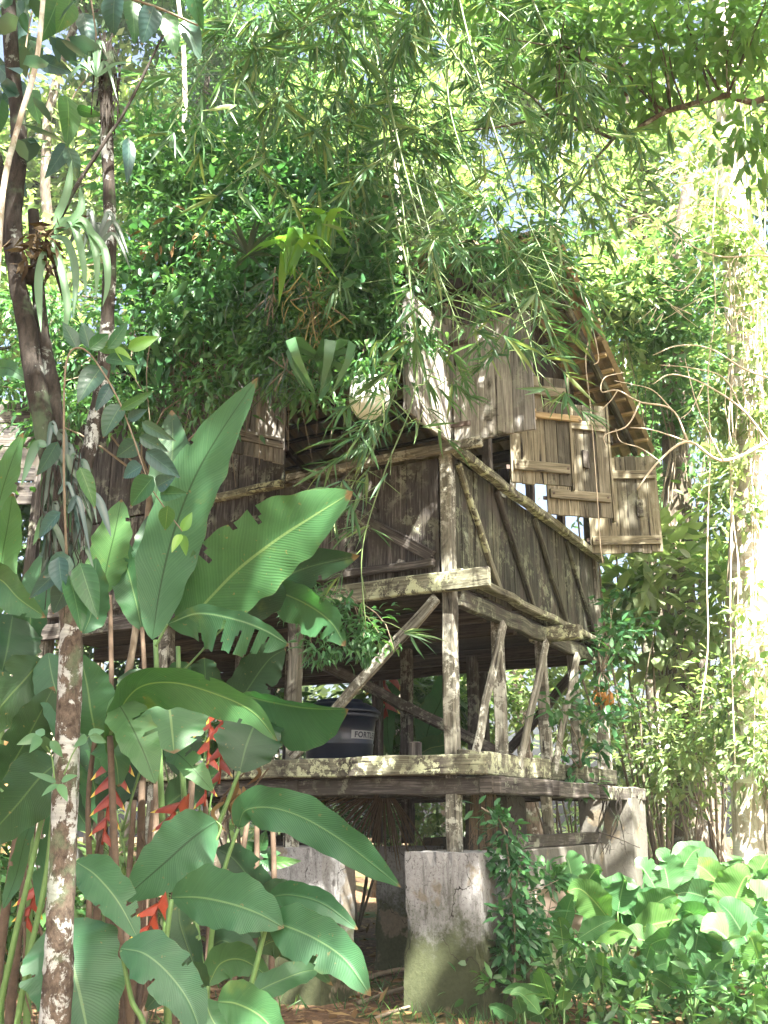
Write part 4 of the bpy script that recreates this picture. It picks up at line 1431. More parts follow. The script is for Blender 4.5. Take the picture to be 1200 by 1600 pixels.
# small leafy tangle under the front floor beam
c = P(560, 985, 6.1)
t = root('beam_creeper', 'small green creeper dangling from the front floor beam', 'creeper', c)
p, d, r, cc = blob_leaves([PB(560, 985, 6.1, 60, 50, .15, 420), PB(490, 950, 6.1, 50, 40, .12, 220), PB(500, 1010, 6.1, 30, 50, .12, 120), PB(600, 1000, 6.1, 30, 30, .1, 120)], .08, 16)
leaf_mesh('foliage', M['shrub'], t, p, d, upv(len(p)), .07 * (.6 + .8 * G.random(len(p))), .022, T_LANCE, rnd=r)
m = MB(); limbs(m, [tuple(P(540, 925, 6.15)), tuple(P(460, 950, 6.2))], cc, 14, .005, .002, wander=.2); m.build('stems', M['twig'], t)

# ------------------------------------------------------------------ left lichen tree
LB = P(84, 1640, 3.45)
LB.z = gz(LB.x, LB.y)
lt = root('lichen_tree', 'slender forked tree with white lichen patches on its bark at left', 'tree', LB)
m = MB()
Yl = 3.45
k1 = .0021
tr = [(LB.x, LB.y, LB.z - .1)] + [tuple(P(*q)) for q in ((86, 1600, Yl), (92, 1480, Yl), (99, 1300, Yl), (107, 1120, Yl), (111, 980, Yl), (104, 880, Yl))]
m.tube(crv(tr, 34), [.052 - .014 * i / 33 for i in range(34)], 14, wob=.07)
m.build('trunk', M['bark_l'], lt, smooth=True)
m = MB()
px_tube(m, [(106, 900), (92, 800), (74, 690), (52, 580), (40, 500), (26, 430), (22, 330), (30, 220), (18, 90), (10, -60)], .044, .030, Yl, 44, .09, 12)
px_tube(m, [(92, 700), (82, 600), (66, 520), (58, 430), (52, 330)], .03, .024, Yl + .05, 24, .09, 10)
px_tube(m, [(60, 430), (30, 420), (8, 330), (-10, 240)], .045, .03, Yl + .03, 16, .1, 10)
px_tube(m, [(106, 480, 3.5), (90, 430, 3.5), (78, 390, 3.5)], .012, .010, 3.5, 10, .1, 8)
m.build('limb', M['bark_d'], lt, smooth=True)
m = MB()
px_tube(m, [(108, 900), (122, 790), (142, 690), (158, 600), (168, 500), (172, 350), (166, 200), (161, 70)], .03, .026, Yl + .1, 40, .1, 12)
m.build('limb', M['bark_m'], lt, smooth=True, label='right limb ending in a broken dark stump')
m = MB()
px_tube(m, [(80, 370), (120, 290), (165, 220), (200, 165), (255, 55)], .010, .006, Yl - .02, 24, .2, 6)
m.build('twig', M['bark_d'], lt, smooth=True)
m = MB()
for k in range(30):
    x = R.gauss(165, 10); y = R.uniform(50, 90)
    px_tube(m, [(x, y), (x + R.uniform(-12, 12), y + 40), (x + R.uniform(-14, 14), y + R.uniform(60, 150))], .005, .003, Yl + .07, 8, sides=4)
m.build('dead_fibres', M['bark_d'], lt, smooth=True)
# thin pale sapling leaning at the far left
b = P(-40, 1000, 3.2)
t = root('leaning_sapling', 'thin pale sapling leaning right in front of the forked tree', 'tree', (b.x, b.y, gz(b.x, b.y)))
m = MB()
m.tube(crv([(b.x, b.y, gz(b.x, b.y) - .1), tuple(P(-30, 800, 3.2)), tuple(P(-4, 420, 3.2)), tuple(P(6, 290, 3.2)), tuple(P(30, 190, 3.2)), tuple(P(58, 90, 3.2)), tuple(P(72, -60, 3.2))], 36), [.014 - .004 * i / 35 for i in range(36)], 8, wob=.1)
m.build('trunk', M['bark_p'], t, smooth=True)
cc = crown(t, [PB(40, 10, 3.2, 50, 60, .2, 26), PB(20, 160, 3.2, 40, 50, .2, 14)], .15, .075, M['vineblue'], T_OVAL, .12, 5)
# nest and strap plant
c = P(66, 385, 3.38)
t = root('strap_epiphyte', 'epiphyte with long drooping strap leaves on the forked tree', 'epiphyte', c)
n = 90
p = np.array(c) + G.normal(size=(n, 3)) * np.array([.04, .04, .04])
leaf_mesh('dead_nest', M['nest'], t, p, G.normal(size=(n, 3)) * .8 + np.array([0, 0, -.4]), G.normal(size=(n, 3)), .06 + .05 * G.random(n), .022, T_DIA)


def strap(par, pts, Y, w, mat, name='leaf'):
    q = crv([P(a[0], a[1], a[2] if len(a) > 2 else Y) for a in pts], 18)
    m = MB()
    n = len(q)
    for i in range(n):
        t_ = (q[min(i + 1, n - 1)] - q[max(0, i - 1)]).normalized()
        V = (Vector((.4, -1, .2))).normalized()
        s_ = t_.cross(V).normalized()
        nn = s_.cross(t_)
        f = i / (n - 1)
        ww = w * min(1, (f / .2 + .35)) * (1 - max(0, (f - .5) / .5) ** 2)
        for j in (-1, 0, 1):
            m.v.append(q[i] + s_ * (ww * j) + nn * (abs(j) * ww * .35))
    for i in range(n - 1):
        for j in range(2):
            a = i * 3 + j
            m.face([a, a + 1, a + 4, a + 3], [(0, 0)] * 4)
    o = m.build(name, mat, par, smooth=True)
    at = o.data.attributes.new('rnd', 'FLOAT', 'POINT')
    at.data.foreach_set('value', [R.random()] * len(o.data.vertices))
    return o


for pts in ([(85, 360), (110, 345), (128, 400), (135, 470)], [(85, 365), (120, 350), (160, 385), (168, 440), (160, 480)], [(80, 370), (105, 380), (118, 430), (114, 500)], [(85, 350), (105, 300), (112, 250)], [(90, 360), (125, 330), (125, 290)],
            [(80, 375), (95, 420), (105, 480), (98, 530)], [(85, 362), (130, 345), (150, 400), (150, 470)], [(70, 390), (60, 440), (64, 520)]):
    strap(t, pts, 3.36, .016, M['strap'])
# second tuft on the stump limb and fern tangle on the trunk
c = P(150, 395, 3.5)
t = root('strap_epiphyte', 'small dark tuft of strap leaves on the stump limb', 'epiphyte', c)
for k in range(9):
    a = R.uniform(-1, 1)
    strap(t, [(150, 390), (150 + 30 * a, 370 - R.uniform(0, 40)), (150 + 60 * a, 380 + R.uniform(-30, 60))], 3.45, .010, M['bromdark'])
c = P(150, 110, 3.5)
t = root('strap_epiphyte', 'spiky tuft of leaves at the top of the broken stump', 'epiphyte', c)
for k in range(9):
    a = R.uniform(-1, 1)
    strap(t, [(152, 120), (150 + 30 * a, 100 - R.uniform(-20, 40)), (150 + 65 * a, 110 + R.uniform(-30, 50))], 3.48, .009, M['strap'])
c = P(90, 780, 3.4)
t = root('trunk_fern', 'tangle of dark straps and dangling roots round the fork of the tree', 'fern', c)
for k in range(64):
    x, y = R.gauss(95, 18), R.uniform(680, 900)
    a = R.uniform(-1, 1)
    strap(t, [(x, y), (x + 18 * a, y + R.uniform(-25, 25)), (x + 40 * a, y + R.uniform(20, 80))], 3.34 + R.uniform(0, .12), R.uniform(.007, .020), M[R.choice(['bromdark', 'vineblue', 'bromdark', 'strap'])])
m = MB()
for k in range(30):
    x = R.gauss(100, 18); y = R.uniform(700, 820)
    px_tube(m, [(x, y), (x + R.uniform(-10, 10), y + 50), (x + R.uniform(-18, 18), y + R.uniform(80, 150))], .003, .0015, 3.36, 8, sides=4)
m.build('roots', M['bark_d'], t, smooth=True)


# ovate vine leaves placed one by one: base px, tip px, half width px
def ovate(par, a, b, hw, Y, mat, fold=.35, tilt=0.0, bend=.15, name='leaf'):
    A, B = P(a[0], a[1], Y), P(b[0], b[1], Y - R.uniform(-.05, .08))
    d = B - A
    L = d.length
    t_ = d.normalized()
    V = (Vector((0, 0, EYE)) - A).normalized()
    V = (V + Vector((R.uniform(-.5, .5), 0, R.uniform(-.2, .6)))).normalized()
    s_ = t_.cross(V).normalized()
    nn = s_.cross(t_)
    w = hw * mpp(A)
    m = MB()
    n = 9
    for i in range(n):
        f = i / (n - 1)
        ww = w * (math.sin(math.pi * min(1, f) ** .72)) ** .8 if 0 < f < 1 else .0008
        ww *= (1 - .25 * f)
        c_ = A + t_ * (L * f) - nn * (bend * L * f * f)
        for j in (-1, -.5, 0, .5, 1):
            m.v.append(c_ + s_ * (ww * j) + nn * (abs(j) * ww * fold))
    for i in range(n - 1):
        for j in range(4):
            q = i * 5 + j
            m.face([q, q + 1, q + 6, q + 5], [(i / 8, j / 2 - 1), (i / 8, j / 2 - .5), ((i + 1) / 8, j / 2 - .5), ((i + 1) / 8, j / 2 - 1)])
    mat = {M['vineblue']: M['ovblue'], M['ivy']: M['ovgreen']}.get(mat, mat)
    o = m.build(name, mat, par, smooth=True)
    at = o.data.attributes.new('rnd', 'FLOAT', 'POINT')
    at.data.foreach_set('value', [R.random()] * len(o.data.vertices))
    return o


vp = P(105, 600, 3.2)
vn = root('arching_vine', 'arching vine with blue green pointed leaves across the forked tree', 'vine', vp)
m = MB()
px_tube(m, [(100, 610), (104, 565), (115, 545), (135, 548), (160, 580), (185, 625), (205, 675), (222, 725), (235, 760), (262, 800), (285, 830)], .004, .002, 3.2, 40, sides=6)
px_tube(m, [(104, 870, 3.3), (100, 740, 3.25), (100, 610)], .005, .004, 3.2, 16)
m.build('stem', M['twig'], vn, smooth=True)
for a, b, hw, mt in (((160, 572), (120, 622), 22, 'vineblue'), ((190, 632), (158, 680), 20, 'vineblue'), ((188, 640), (240, 612), 9, 'ivy'), ((215, 690), (182, 715), 18, 'vineblue'), ((222, 728), (190, 745), 17, 'vineblue'),
                     ((228, 705), (282, 745), 17, 'vineblue'), ((222, 660), (268, 688), 11, 'vineblue'), ((218, 682), (262, 705), 12, 'vineblue'), ((240, 745), (200, 790), 22, 'ivy'), ((245, 760), (270, 745), 15, 'vineblue'),
                     ((250, 772), (288, 770), 14, 'ivy'), ((262, 790), (258, 830), 14, 'ivy'), ((285, 830), (300, 800), 9, 'brom'), ((283, 835), (268, 860), 8, 'brom'), ((284, 835), (292, 868), 8, 'brom'),
                     ((140, 545), (172, 520), 13, 'ivy'), ((140, 545), (130, 500), 14, 'vineblue'), ((150, 540), (200, 545), 12, 'ivy'), ((168, 545), (205, 500), 12, 'ivy'), ((120, 545), (100, 500), 14, 'vineblue'), ((165, 560), (210, 565), 11, 'ivy'),
                     ((180, 540), (215, 585), 10, 'brom'), ((200, 545), (248, 525), 12, 'brom'), ((175, 600), (150, 640), 12, 'vineblue'), ((200, 655), (228, 640), 10, 'vineblue'),
                     ((110, 870), (70, 900), 20, 'vineblue'), ((108, 900), (132, 980), 22, 'ivy'), ((110, 905), (80, 960), 20, 'vineblue'), ((105, 880), (40, 935), 16, 'vineblue'), ((125, 880), (150, 960), 22, 'ivy'), ((95, 800), (55, 840), 16, 'vineblue'),
                     ((92, 870), (95, 925), 18, 'vineblue'), ((125, 730), (150, 790), 14, 'ivy'), ((90, 690), (60, 745), 14, 'vineblue')):
    ovate(vn, a, b, hw, 3.2 + R.uniform(-.05, .06), M[mt])
# broad hanging leaves at the very top left
ch = P(110, -40, 3.9)
t = root('canopy_twig', 'drooping twig of broad dull leaves in the top left corner', 'branch', ch)
m = MB()
px_tube(m, [(-80, -80), (40, -40), (140, -20), (240, 10), (310, 40)], .012, .005, 3.9, 24)
px_tube(m, [(140, -20), (150, 90), (110, 160), (105, 230)], .005, .003, 3.9, 16)
px_tube(m, [(60, -30), (40, 80), (50, 140)], .005, .003, 3.9, 12)
m.build('stem', M['twig'], t, smooth=True)
for a, b, hw in (((105, 150), (115, 215), 22), ((60, 60), (20, 110), 22), ((60, 95), (110, 110), 16), ((90, 0), (70, 60), 24), ((110, 0), (95, 45), 20), ((240, 10), (225, 60), 20), ((260, 20), (275, 75), 18), ((290, 30), (310, 80), 18), ((300, -20), (310, 40), 16),
                 ((130, 20), (145, 70), 18), ((40, 130), (5, 160), 18), ((50, 140), (55, 185), 16), ((105, 225), (80, 270), 14), ((105, 230), (125, 275), 14), ((180, -10), (170, 50), 22), ((205, 0), (215, 55), 18), ((-5, 100), (30, 140), 18), ((20, 0), (40, 55), 22),
                 ((0, 150), (-10, 220), 18), ((10, 260), (40, 300), 16), ((120, 170), (150, 180), 10), ((200, 215), (205, 275), 12)):
    ovate(t, a, b, hw, 3.9 + R.uniform(-.2, .2), M[R.choice(['vineblue', 'ivy', 'vineblue'])], fold=.2, bend=.25)
# ------------------------------------------------------------------ heliconias
PROF_U = np.linspace(0, 1, 41)


def prof(u):
    a = min(1, u / .28)
    return (a ** .62) * max(0, 1 - max(0, (u - .42) / .58) ** 2.3) ** .9


def big_leaf(par, mid, hw0, Y, mat='heli', roll=0.0, fold=.18, sides=(1, 1), tears=(), rip=.05, n=34, curl=0.0, name='leaf', label=None, pr=prof, nj=23):
    """blade along a midrib traced as (px,py[,Y]); hw half width in photo px; sides scale left/right; tears (u, side, reach)"""
    hw = hw0 * .88
    tears = tuple(tears) + tuple((R.uniform(.3, .9), R.choice((-1, 1)), R.uniform(.45, .85)) for _ in range(R.choice((0, 1, 1, 2, 3))))
    m = MB()
    n = max(n, 54) if nj > 15 else n
    js = np.linspace(-1, 1, nj)
    q = crv([P(a[0], a[1], a[2] if len(a) > 2 else Y) for a in mid], n)
    ph = R.uniform(0, 6)
    kk = mpp(q[n // 2])
    for i in range(n):
        f = i / (n - 1)
        t_ = (q[min(i + 1, n - 1)] - q[max(0, i - 1)]).normalized()
        V = (Vector((0, 0, EYE)) - q[i]).normalized()
        s_ = t_.cross(V).normalized()
        nn = s_.cross(t_).normalized()
        rl = roll + .15 * math.sin(f * 4 + ph)
        s2 = s_ * math.cos(rl) + nn * math.sin(rl)
        n2 = nn * math.cos(rl) - s_ * math.sin(rl)
        w = hw * kk * pr(f) / max(.35, math.cos(rl))
        for j in js:
            aj = abs(j)
            sc = sides[0] if j < 0 else sides[1]
            ww = w * sc
            edge = 1 + .05 * math.sin(f * 23 + ph + (2 if j < 0 else 0)) + .03 * math.sin(f * 51 + ph)
            out = fold * aj * ww - curl * ww * aj * aj
            out += ww * rip * aj * aj * (math.sin(f * 17 + ph * 2 + (1.5 if j < 0 else 0)) + .6 * math.sin(f * 37 + ph))
            out += (.0025 * (1 - aj * 12) if aj < .08 else 0)
            m.v.append(q[i] + s2 * (ww * j * edge) + n2 * out)
    for i in range(n - 1):
        f = (i + .5) / (n - 1)
        for j in range(nj - 1):
            jm = (js[j] + js[j + 1]) / 2
            skip = False
            for (tu, sd, reach) in tears:
                du = .022 * max(0, abs(jm) - reach)
                if jm * sd > 0 and abs(jm) > reach and abs(f - tu) < du + .5 / n: skip = True
            if skip: continue
            a = i * nj + j
            u0, u1 = i / (n - 1), (i + 1) / (n - 1)
            m.face([a, a + 1, a + nj + 1, a + nj], [(u0, js[j]), (u0, js[j + 1]), (u1, js[j + 1]), (u1, js[j])])
    o = m.build(name, M[mat], par, smooth=True, label=label)
    at = o.data.attributes.new('rnd', 'FLOAT', 'POINT')
    at.data.foreach_set('value', [R.random()] * len(o.data.vertices))
    return o


def stalk(par, pts, r0, r1, Y, mat='stemg', name='stem'):
    m = MB()
    q = [P(a[0], a[1], a[2] if len(a) > 2 else Y) for a in pts]
    b = Vector(q[0]); b.z = gz(b.x, b.y) - .05
    if q[0].z > b.z + .05 and pts[0][1] > 1450: q = [b] + q
    n = 4 * len(q) + 4
    m.tube(crv(q, n), [r0 + (r1 - r0) * i / (n - 1) for i in range(n)], 8, wob=.04)
    return m.build(name, M[mat], par, smooth=True)


def petiole(par, pts, r, Y, mat='stemg'):
    m = MB()
    px_tube(m, pts, r, r * .7, Y, 12, wob=.02, sides=7)
    return m.build('petiole', M[mat], par, smooth=True)


def flower(par, pts, Y, n, L=.10):
    """zigzag spike of boat shaped red bracts"""
    q = crv([P(a[0], a[1], Y) for a in pts], 24)
    m = MB()
    m.tube(q, [.006] * 24, 7)
    for k in range(n):
        f = (k + .4) / n
        i = min(22, int(f * 23))
        t_ = (q[i + 1] - q[i]).normalized()
        V = (Vector((0, 0, EYE)) - q[i]).normalized()
        s_ = t_.cross(V).normalized() * (1 if k % 2 else -1)
        ax = (s_ * 1.0 + t_ * .75 + V * R.uniform(-.2, .2)).normalized()
        upb = ax.cross(V).normalized()
        ll = L * (1.15 - .5 * f)
        o = len(m.v)
        for a in range(6):
            u = a / 5
            c_ = q[i] + ax * (ll * u) + t_ * (ll * .22 * u * u)
            h = ll * .34 * (1 - u) ** .7 + .0008
            w = ll * .26 * (1 - u) ** .8 + .0008
            for (x, y) in ((-1, .9), (-.75, -.3), (0, -1), (.75, -.3), (1, .9)):
                m.v.append(c_ + V * (x * w) + t_ * (y * h))
        for a in range(5):
            for b in range(4):
                z = o + a * 5 + b
                m.face([z, z + 1, z + 6, z + 5], [(0, 0)] * 4, 1 if a == 4 else 0)
    return m.build('flower', [M['red'], M['yellow']], par, smooth=True)


def heliconia(label, bx, by, Y):
    b = P(bx, by, Y)
    return root('heliconia', label, 'heliconia', (b.x, b.y, gz(b.x, b.y)), group='heliconias in the left foreground')


# A: tall plant with the upright blade and the big arched blade
h = heliconia('tallest heliconia with an upright pointed blade and a tattered one below', 262, 1600, 4.6)
stalk(h, [(262, 1640), (258, 1400), (250, 1200), (243, 1000)], .020, .012, 4.62)
big_leaf(h, [(238, 1000, 4.62), (250, 920, 4.62), (272, 830, 4.6), (305, 745, 4.55), (345, 675, 4.5), (403, 589, 4.45)], 52, 4.6, 'helilight', roll=.15, fold=.10, sides=(.95, 1.0), label='upright pale blade')
big_leaf(h, [(262, 975, 4.5), (310, 958, 4.45), (370, 968, 4.4), (415, 985, 4.38), (452, 1008, 4.38)], 52, 4.45, 'heli', roll=-.2, fold=.05, sides=(.30, 1.2), tears=((.25, 1, .2), (.42, 1, .1), (.55, 1, .3), (.68, 1, .05), (.8, 1, .2)), rip=.12, label='tattered drooping blade')
petiole(h, [(243, 1010), (262, 975)], .007, 4.55)
# B: arched blade
h = heliconia('heliconia with a broad arched blade lit at its tip', 330, 1600, 4.9)
stalk(h, [(330, 1640), (300, 1400), (285, 1200), (278, 1010)], .020, .012, 4.85)
big_leaf(h, [(282, 985, 4.8), (318, 945, 4.75), (372, 890, 4.68), (430, 845, 4.6), (490, 806, 4.5), (552, 768, 4.42)], 72, 4.7, 'heli', roll=.12, fold=.14, sides=(1.05, .95), label='broad arched blade')
big_leaf(h, [(330, 985, 5.0), (400, 930, 5.0), (470, 890, 4.95), (562, 868, 4.9)], 42, 5.0, 'helidark', roll=-.3)
big_leaf(h, [(415, 920, 5.1), (450, 930, 5.0), (490, 950, 4.95), (520, 975, 4.9), (540, 1010, 4.88)], 32, 5.0, 'heli', roll=-.4, sides=(.9, 1.3), tears=((.7, 1, .3), (.82, 1, .2), (.85, -1, .3)), rip=.12)
petiole(h, [(285, 1050), (350, 980), (415, 920)], .006, 5.0)
# C: arching blade above the round one
h = heliconia('heliconia with a blade arching right over a rounded blade', 205, 1600, 4.0)
stalk(h, [(205, 1640), (185, 1450), (178, 1300), (172, 1150)], .020, .013, 4.0, 'stemd')
big_leaf(h, [(168, 1180, 4.05), (182, 1120, 4.0), (215, 1075, 3.95), (270, 1066, 3.85), (340, 1085, 3.78), (395, 1112, 3.72), (434, 1158, 3.70)], 34, 3.9, 'heli', roll=-.55, fold=.25, sides=(.9, 1.15))
big_leaf(h, [(262, 1066, 4.2), (264, 1100, 4.15), (268, 1135, 4.1), (272, 1178, 4.05)], 62, 4.1, 'heli', roll=.1, fold=.05, pr=lambda u: min(1, u / .25) ** .5 * max(0, 1 - max(0, (u - .5) / .5) ** 3))
big_leaf(h, [(178, 1088, 4.0), (200, 1125, 3.95), (222, 1170, 3.9), (244, 1226, 3.88)], 36, 3.95, 'helilight', roll=.2, tears=((.35, -1, .2), (.55, -1, .25)), label='split pale blade')
petiole(h, [(172, 1150), (176, 1100)], .007, 4.0)
petiole(h, [(190, 1300), (235, 1150), (262, 1068)], .006, 4.2)
flower(h, [(182, 1170), (172, 1240), (160, 1320)], 4.15, 9)
# D: dark cupped blade on the green stalk
h = heliconia('heliconia with a dark cupped blade on a bright green stalk', 300, 1600, 4.25)
stalk(h, [(292, 1640), (305, 1450), (325, 1335), (352, 1262), (374, 1205)], .017, .008, 4.25)
big_leaf(h, [(374, 1208, 4.25), (385, 1165, 4.28), (400, 1130, 4.35), (425, 1098, 4.5)], 56, 4.3, 'helidark', roll=.15, fold=.12)
big_leaf(h, [(378, 1085, 4.45), (420, 1095, 4.35), (480, 1105, 4.25), (545, 1108, 4.15)], 40, 4.3, 'heli', roll=-.75, fold=.45, sides=(.45, 1.3))
big_leaf(h, [(338, 1283, 4.2), (300, 1310, 4.15), (255, 1350, 4.1), (188, 1408, 4.05)], 52, 4.1, 'helilight', roll=.25, fold=.08, sides=(1.15, 1.0), label='bright blade folded along its midrib')
big_leaf(h, [(258, 1166, 4.3), (280, 1180, 4.25), (305, 1205, 4.2), (334, 1238, 4.2)], 22, 4.25, 'helilight', roll=.3, tears=((.4, -1, .2), (.6, -1, .2)))
petiole(h, [(330, 1330), (345, 1295), (338, 1283)], .006, 4.2)
flower(h, [(352, 1080), (348, 1150), (342, 1225)], 4.5, 8)
flower(h, [(290, 1245), (270, 1270), (262, 1290)], 4.35, 4)
# E: blade over the pier
h = heliconia('heliconia whose long wavy blade reaches right in front of the left pier', 330, 1600, 3.95)
stalk(h, [(318, 1640), (332, 1450), (350, 1360), (372, 1295)], .014, .007, 4.0)
big_leaf(h, [(372, 1293, 4.0), (384, 1266, 3.96), (425, 1262, 3.9), (475, 1278, 3.85), (530, 1310, 3.8), (580, 1348, 3.77), (627, 1387, 3.75)], 38, 3.9, 'heli', roll=-.25, fold=.15, rip=.10)
big_leaf(h, [(330, 1480, 4.05), (350, 1470, 4.0), (375, 1490, 3.98), (390, 1520, 3.95)], 34, 4.0, 'helidark', roll=.3)
# F: front pair
h = heliconia('heliconia with a blade drooping right beside the lichen trunk', 160, 1600, 3.75)
stalk(h, [(150, 1640), (128, 1480), (112, 1400), (120, 1350)], .012, .007, 3.75)
big_leaf(h, [(118, 1346, 3.75), (150, 1368, 3.72), (185, 1410, 3.68), (216, 1468, 3.66)], 36, 3.7, 'heli', roll=.15, fold=.2, tears=((.72, -1, .25), (.82, -1, .3)))
flower(h, [(60, 1375), (50, 1410), (38, 1450)], 4.2, 5, .085)
# G
h = heliconia('low heliconia with a wide flat blade in front of the left pier', 275, 1600, 3.6)
stalk(h, [(262, 1640), (258, 1500), (268, 1405)], .013, .008, 3.6)
big_leaf(h, [(268, 1402, 3.6), (310, 1402, 3.57), (360, 1412, 3.53), (405, 1428, 3.5), (444, 1450, 3.48)], 52, 3.55, 'heli', roll=-.15, fold=.1, sides=(1.05, .85))
flower(h, [(255, 1400), (240, 1430), (225, 1465)], 4.0, 4, .085)
# H
h = heliconia('low heliconia with two blades pointing right toward the corner pier', 385, 1600, 3.55)
stalk(h, [(362, 1640), (392, 1540), (410, 1470), (418, 1440)], .012, .007, 3.55)
big_leaf(h, [(418, 1440, 3.55), (450, 1448, 3.5), (495, 1468, 3.46), (540, 1500, 3.42), (580, 1557, 3.4)], 46, 3.5, 'heli', roll=-.2, fold=.12, sides=(.9, 1.0))
big_leaf(h, [(420, 1402, 3.75), (455, 1398, 3.7), (505, 1412, 3.66), (560, 1453, 3.65)], 24, 3.7, 'heli', roll=-.1, fold=.2)
big_leaf(h, [(400, 1485, 3.7), (430, 1470, 3.72), (465, 1485, 3.75), (520, 1540, 3.75)], 24, 3.7, 'helidark', roll=-.5)
big_leaf(h, [(388, 1558, 3.6), (420, 1540, 3.65), (470, 1520, 3.7), (498, 1515, 3.75)], 22, 3.6, 'heli', roll=.3)
petiole(h, [(410, 1470), (408, 1430), (420, 1402)], .005, 3.65)
# I
h = heliconia('low heliconia with a drooping blade at the bottom left of the stalks', 255, 1630, 3.45)
stalk(h, [(230, 1660), (205, 1560), (190, 1485)], .012, .007, 3.45)
big_leaf(h, [(188, 1482, 3.45), (225, 1490, 3.42), (262, 1520, 3.4), (295, 1565, 3.38), (318, 1625, 3.36)], 44, 3.4, 'heli', roll=.1, fold=.12)
big_leaf(h, [(340, 1565, 3.4), (370, 1568, 3.38), (410, 1590, 3.36), (450, 1640, 3.34)], 40, 3.4, 'heli', roll=-.2, fold=.15)
h = heliconia('short heliconia filling the gap at the bottom of the stalks', 330, 1650, 3.7)
stalk(h, [(300, 1680), (312, 1600), (325, 1540)], .010, .006, 3.7)
big_leaf(h, [(325, 1545, 3.7), (300, 1530, 3.68), (265, 1540, 3.66), (225, 1580, 3.64)], 30, 3.7, 'helidark', roll=.2)
big_leaf(h, [(325, 1540, 3.7), (345, 1505, 3.72), (380, 1500, 3.74), (425, 1530, 3.76)], 30, 3.7, 'heli', roll=-.2)
big_leaf(h, [(320, 1560, 3.7), (330, 1590, 3.66), (350, 1620, 3.64), (380, 1660, 3.62)], 30, 3.7, 'heli', roll=.2)
big_leaf(h, [(320, 1555, 3.7), (290, 1470, 3.75), (280, 1430, 3.78), (285, 1380, 3.8)], 26, 3.75, 'helidark', roll=.3)
# J behind the trunk base
h = heliconia('heliconia with a very broad upright blade behind the foot of the lichen trunk', 140, 1650, 3.65)
stalk(h, [(60, 1690), (72, 1560), (88, 1450)], .012, .008, 3.7)
big_leaf(h, [(92, 1440, 3.7), (108, 1490, 3.66), (126, 1560, 3.62), (150, 1680, 3.58)], 84, 3.65, 'heli', roll=.1, fold=.15)
# K left edge
h = heliconia('heliconia at the left edge with dark shaded blades', 20, 1600, 3.8)
for pts in ([(-10, 1640), (20, 1480), (50, 1350), (75, 1230)], [(20, 1650), (45, 1500), (70, 1380), (84, 1260)], [(-40, 1640), (-10, 1400), (5, 1230)]):
    stalk(h, pts, .014, .009, 3.8)
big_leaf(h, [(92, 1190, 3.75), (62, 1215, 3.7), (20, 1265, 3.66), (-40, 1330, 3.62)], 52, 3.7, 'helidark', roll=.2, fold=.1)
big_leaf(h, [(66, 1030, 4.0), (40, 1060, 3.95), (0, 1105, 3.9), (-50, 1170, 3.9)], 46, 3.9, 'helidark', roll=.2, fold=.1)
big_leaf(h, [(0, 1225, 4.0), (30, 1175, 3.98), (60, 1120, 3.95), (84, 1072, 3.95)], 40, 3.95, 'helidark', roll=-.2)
big_leaf(h, [(60, 1420, 3.95), (72, 1360, 3.95), (84, 1290, 3.9), (90, 1235, 3.9)], 18, 3.9, 'helilight', roll=.5)
big_leaf(h, [(5, 1420, 3.95), (25, 1370, 3.95), (40, 1310, 3.9), (60, 1260, 3.9)], 14, 3.9, 'helilight', roll=.6)
# L blades left and right of the trunk
h = heliconia('heliconia with grey green blades either side of the lichen trunk', 130, 1620, 4.1)
stalk(h, [(130, 1640), (140, 1400), (138, 1250), (150, 1140)], .016, .010, 4.15, 'stemd')
big_leaf(h, [(150, 1150, 4.15), (142, 1110, 4.1), (136, 1070, 4.08), (125, 1020, 4.05)], 46, 4.1, 'heli', roll=.15)
big_leaf(h, [(75, 1020, 4.0), (82, 1060, 3.98), (95, 1110, 3.98), (100, 1180, 3.98)], 34, 4.0, 'heli', roll=.2)
big_leaf(h, [(140, 1150, 4.2), (165, 1160, 4.15), (180, 1185, 4.1), (186, 1230, 4.1)], 32, 4.1, 'heli', roll=.3)
big_leaf(h, [(150, 1260, 4.4), (175, 1240, 4.4), (205, 1190, 4.4), (215, 1130, 4.4)], 30, 4.4, 'helidark', roll=.3)
# M upper left blades
h = heliconia('tall heliconia at the left edge with folded blades at mid height', 5, 1600, 4.3)
for pts in ([(0, 1640), (-5, 1300), (5, 1100), (10, 960)], [(40, 1640), (48, 1300), (50, 1120), (52, 1000)]):
    stalk(h, pts, .018, .011, 4.3)
big_leaf(h, [(-40, 900, 4.2), (0, 905, 4.15), (30, 935, 4.1), (72, 965, 4.05)], 30, 4.1, 'heli', roll=-.5, fold=.4)
big_leaf(h, [(20, 960, 4.3), (15, 990, 4.25), (10, 1020, 4.2), (0, 1060, 4.2)], 52, 4.2, 'helidark', roll=.2)
big_leaf(h, [(-20, 880, 4.3), (-5, 800, 4.3), (12, 740, 4.25), (36, 675, 4.2)], 24, 4.3, 'helilight', roll=.4)
big_leaf(h, [(0, 960, 4.3), (2, 880, 4.3), (12, 820, 4.25), (20, 770, 4.2)], 26, 4.3, 'helilight', roll=-.3)
big_leaf(h, [(50, 1010, 4.35), (48, 960, 4.3), (60, 910, 4.3), (70, 860, 4.3)], 30, 4.3, 'heli', roll=.4)
big_leaf(h, [(-40, 580, 4.4), (0, 575, 4.35), (20, 578, 4.3), (50, 600, 4.3)], 16, 4.4, 'helilight', roll=.2)
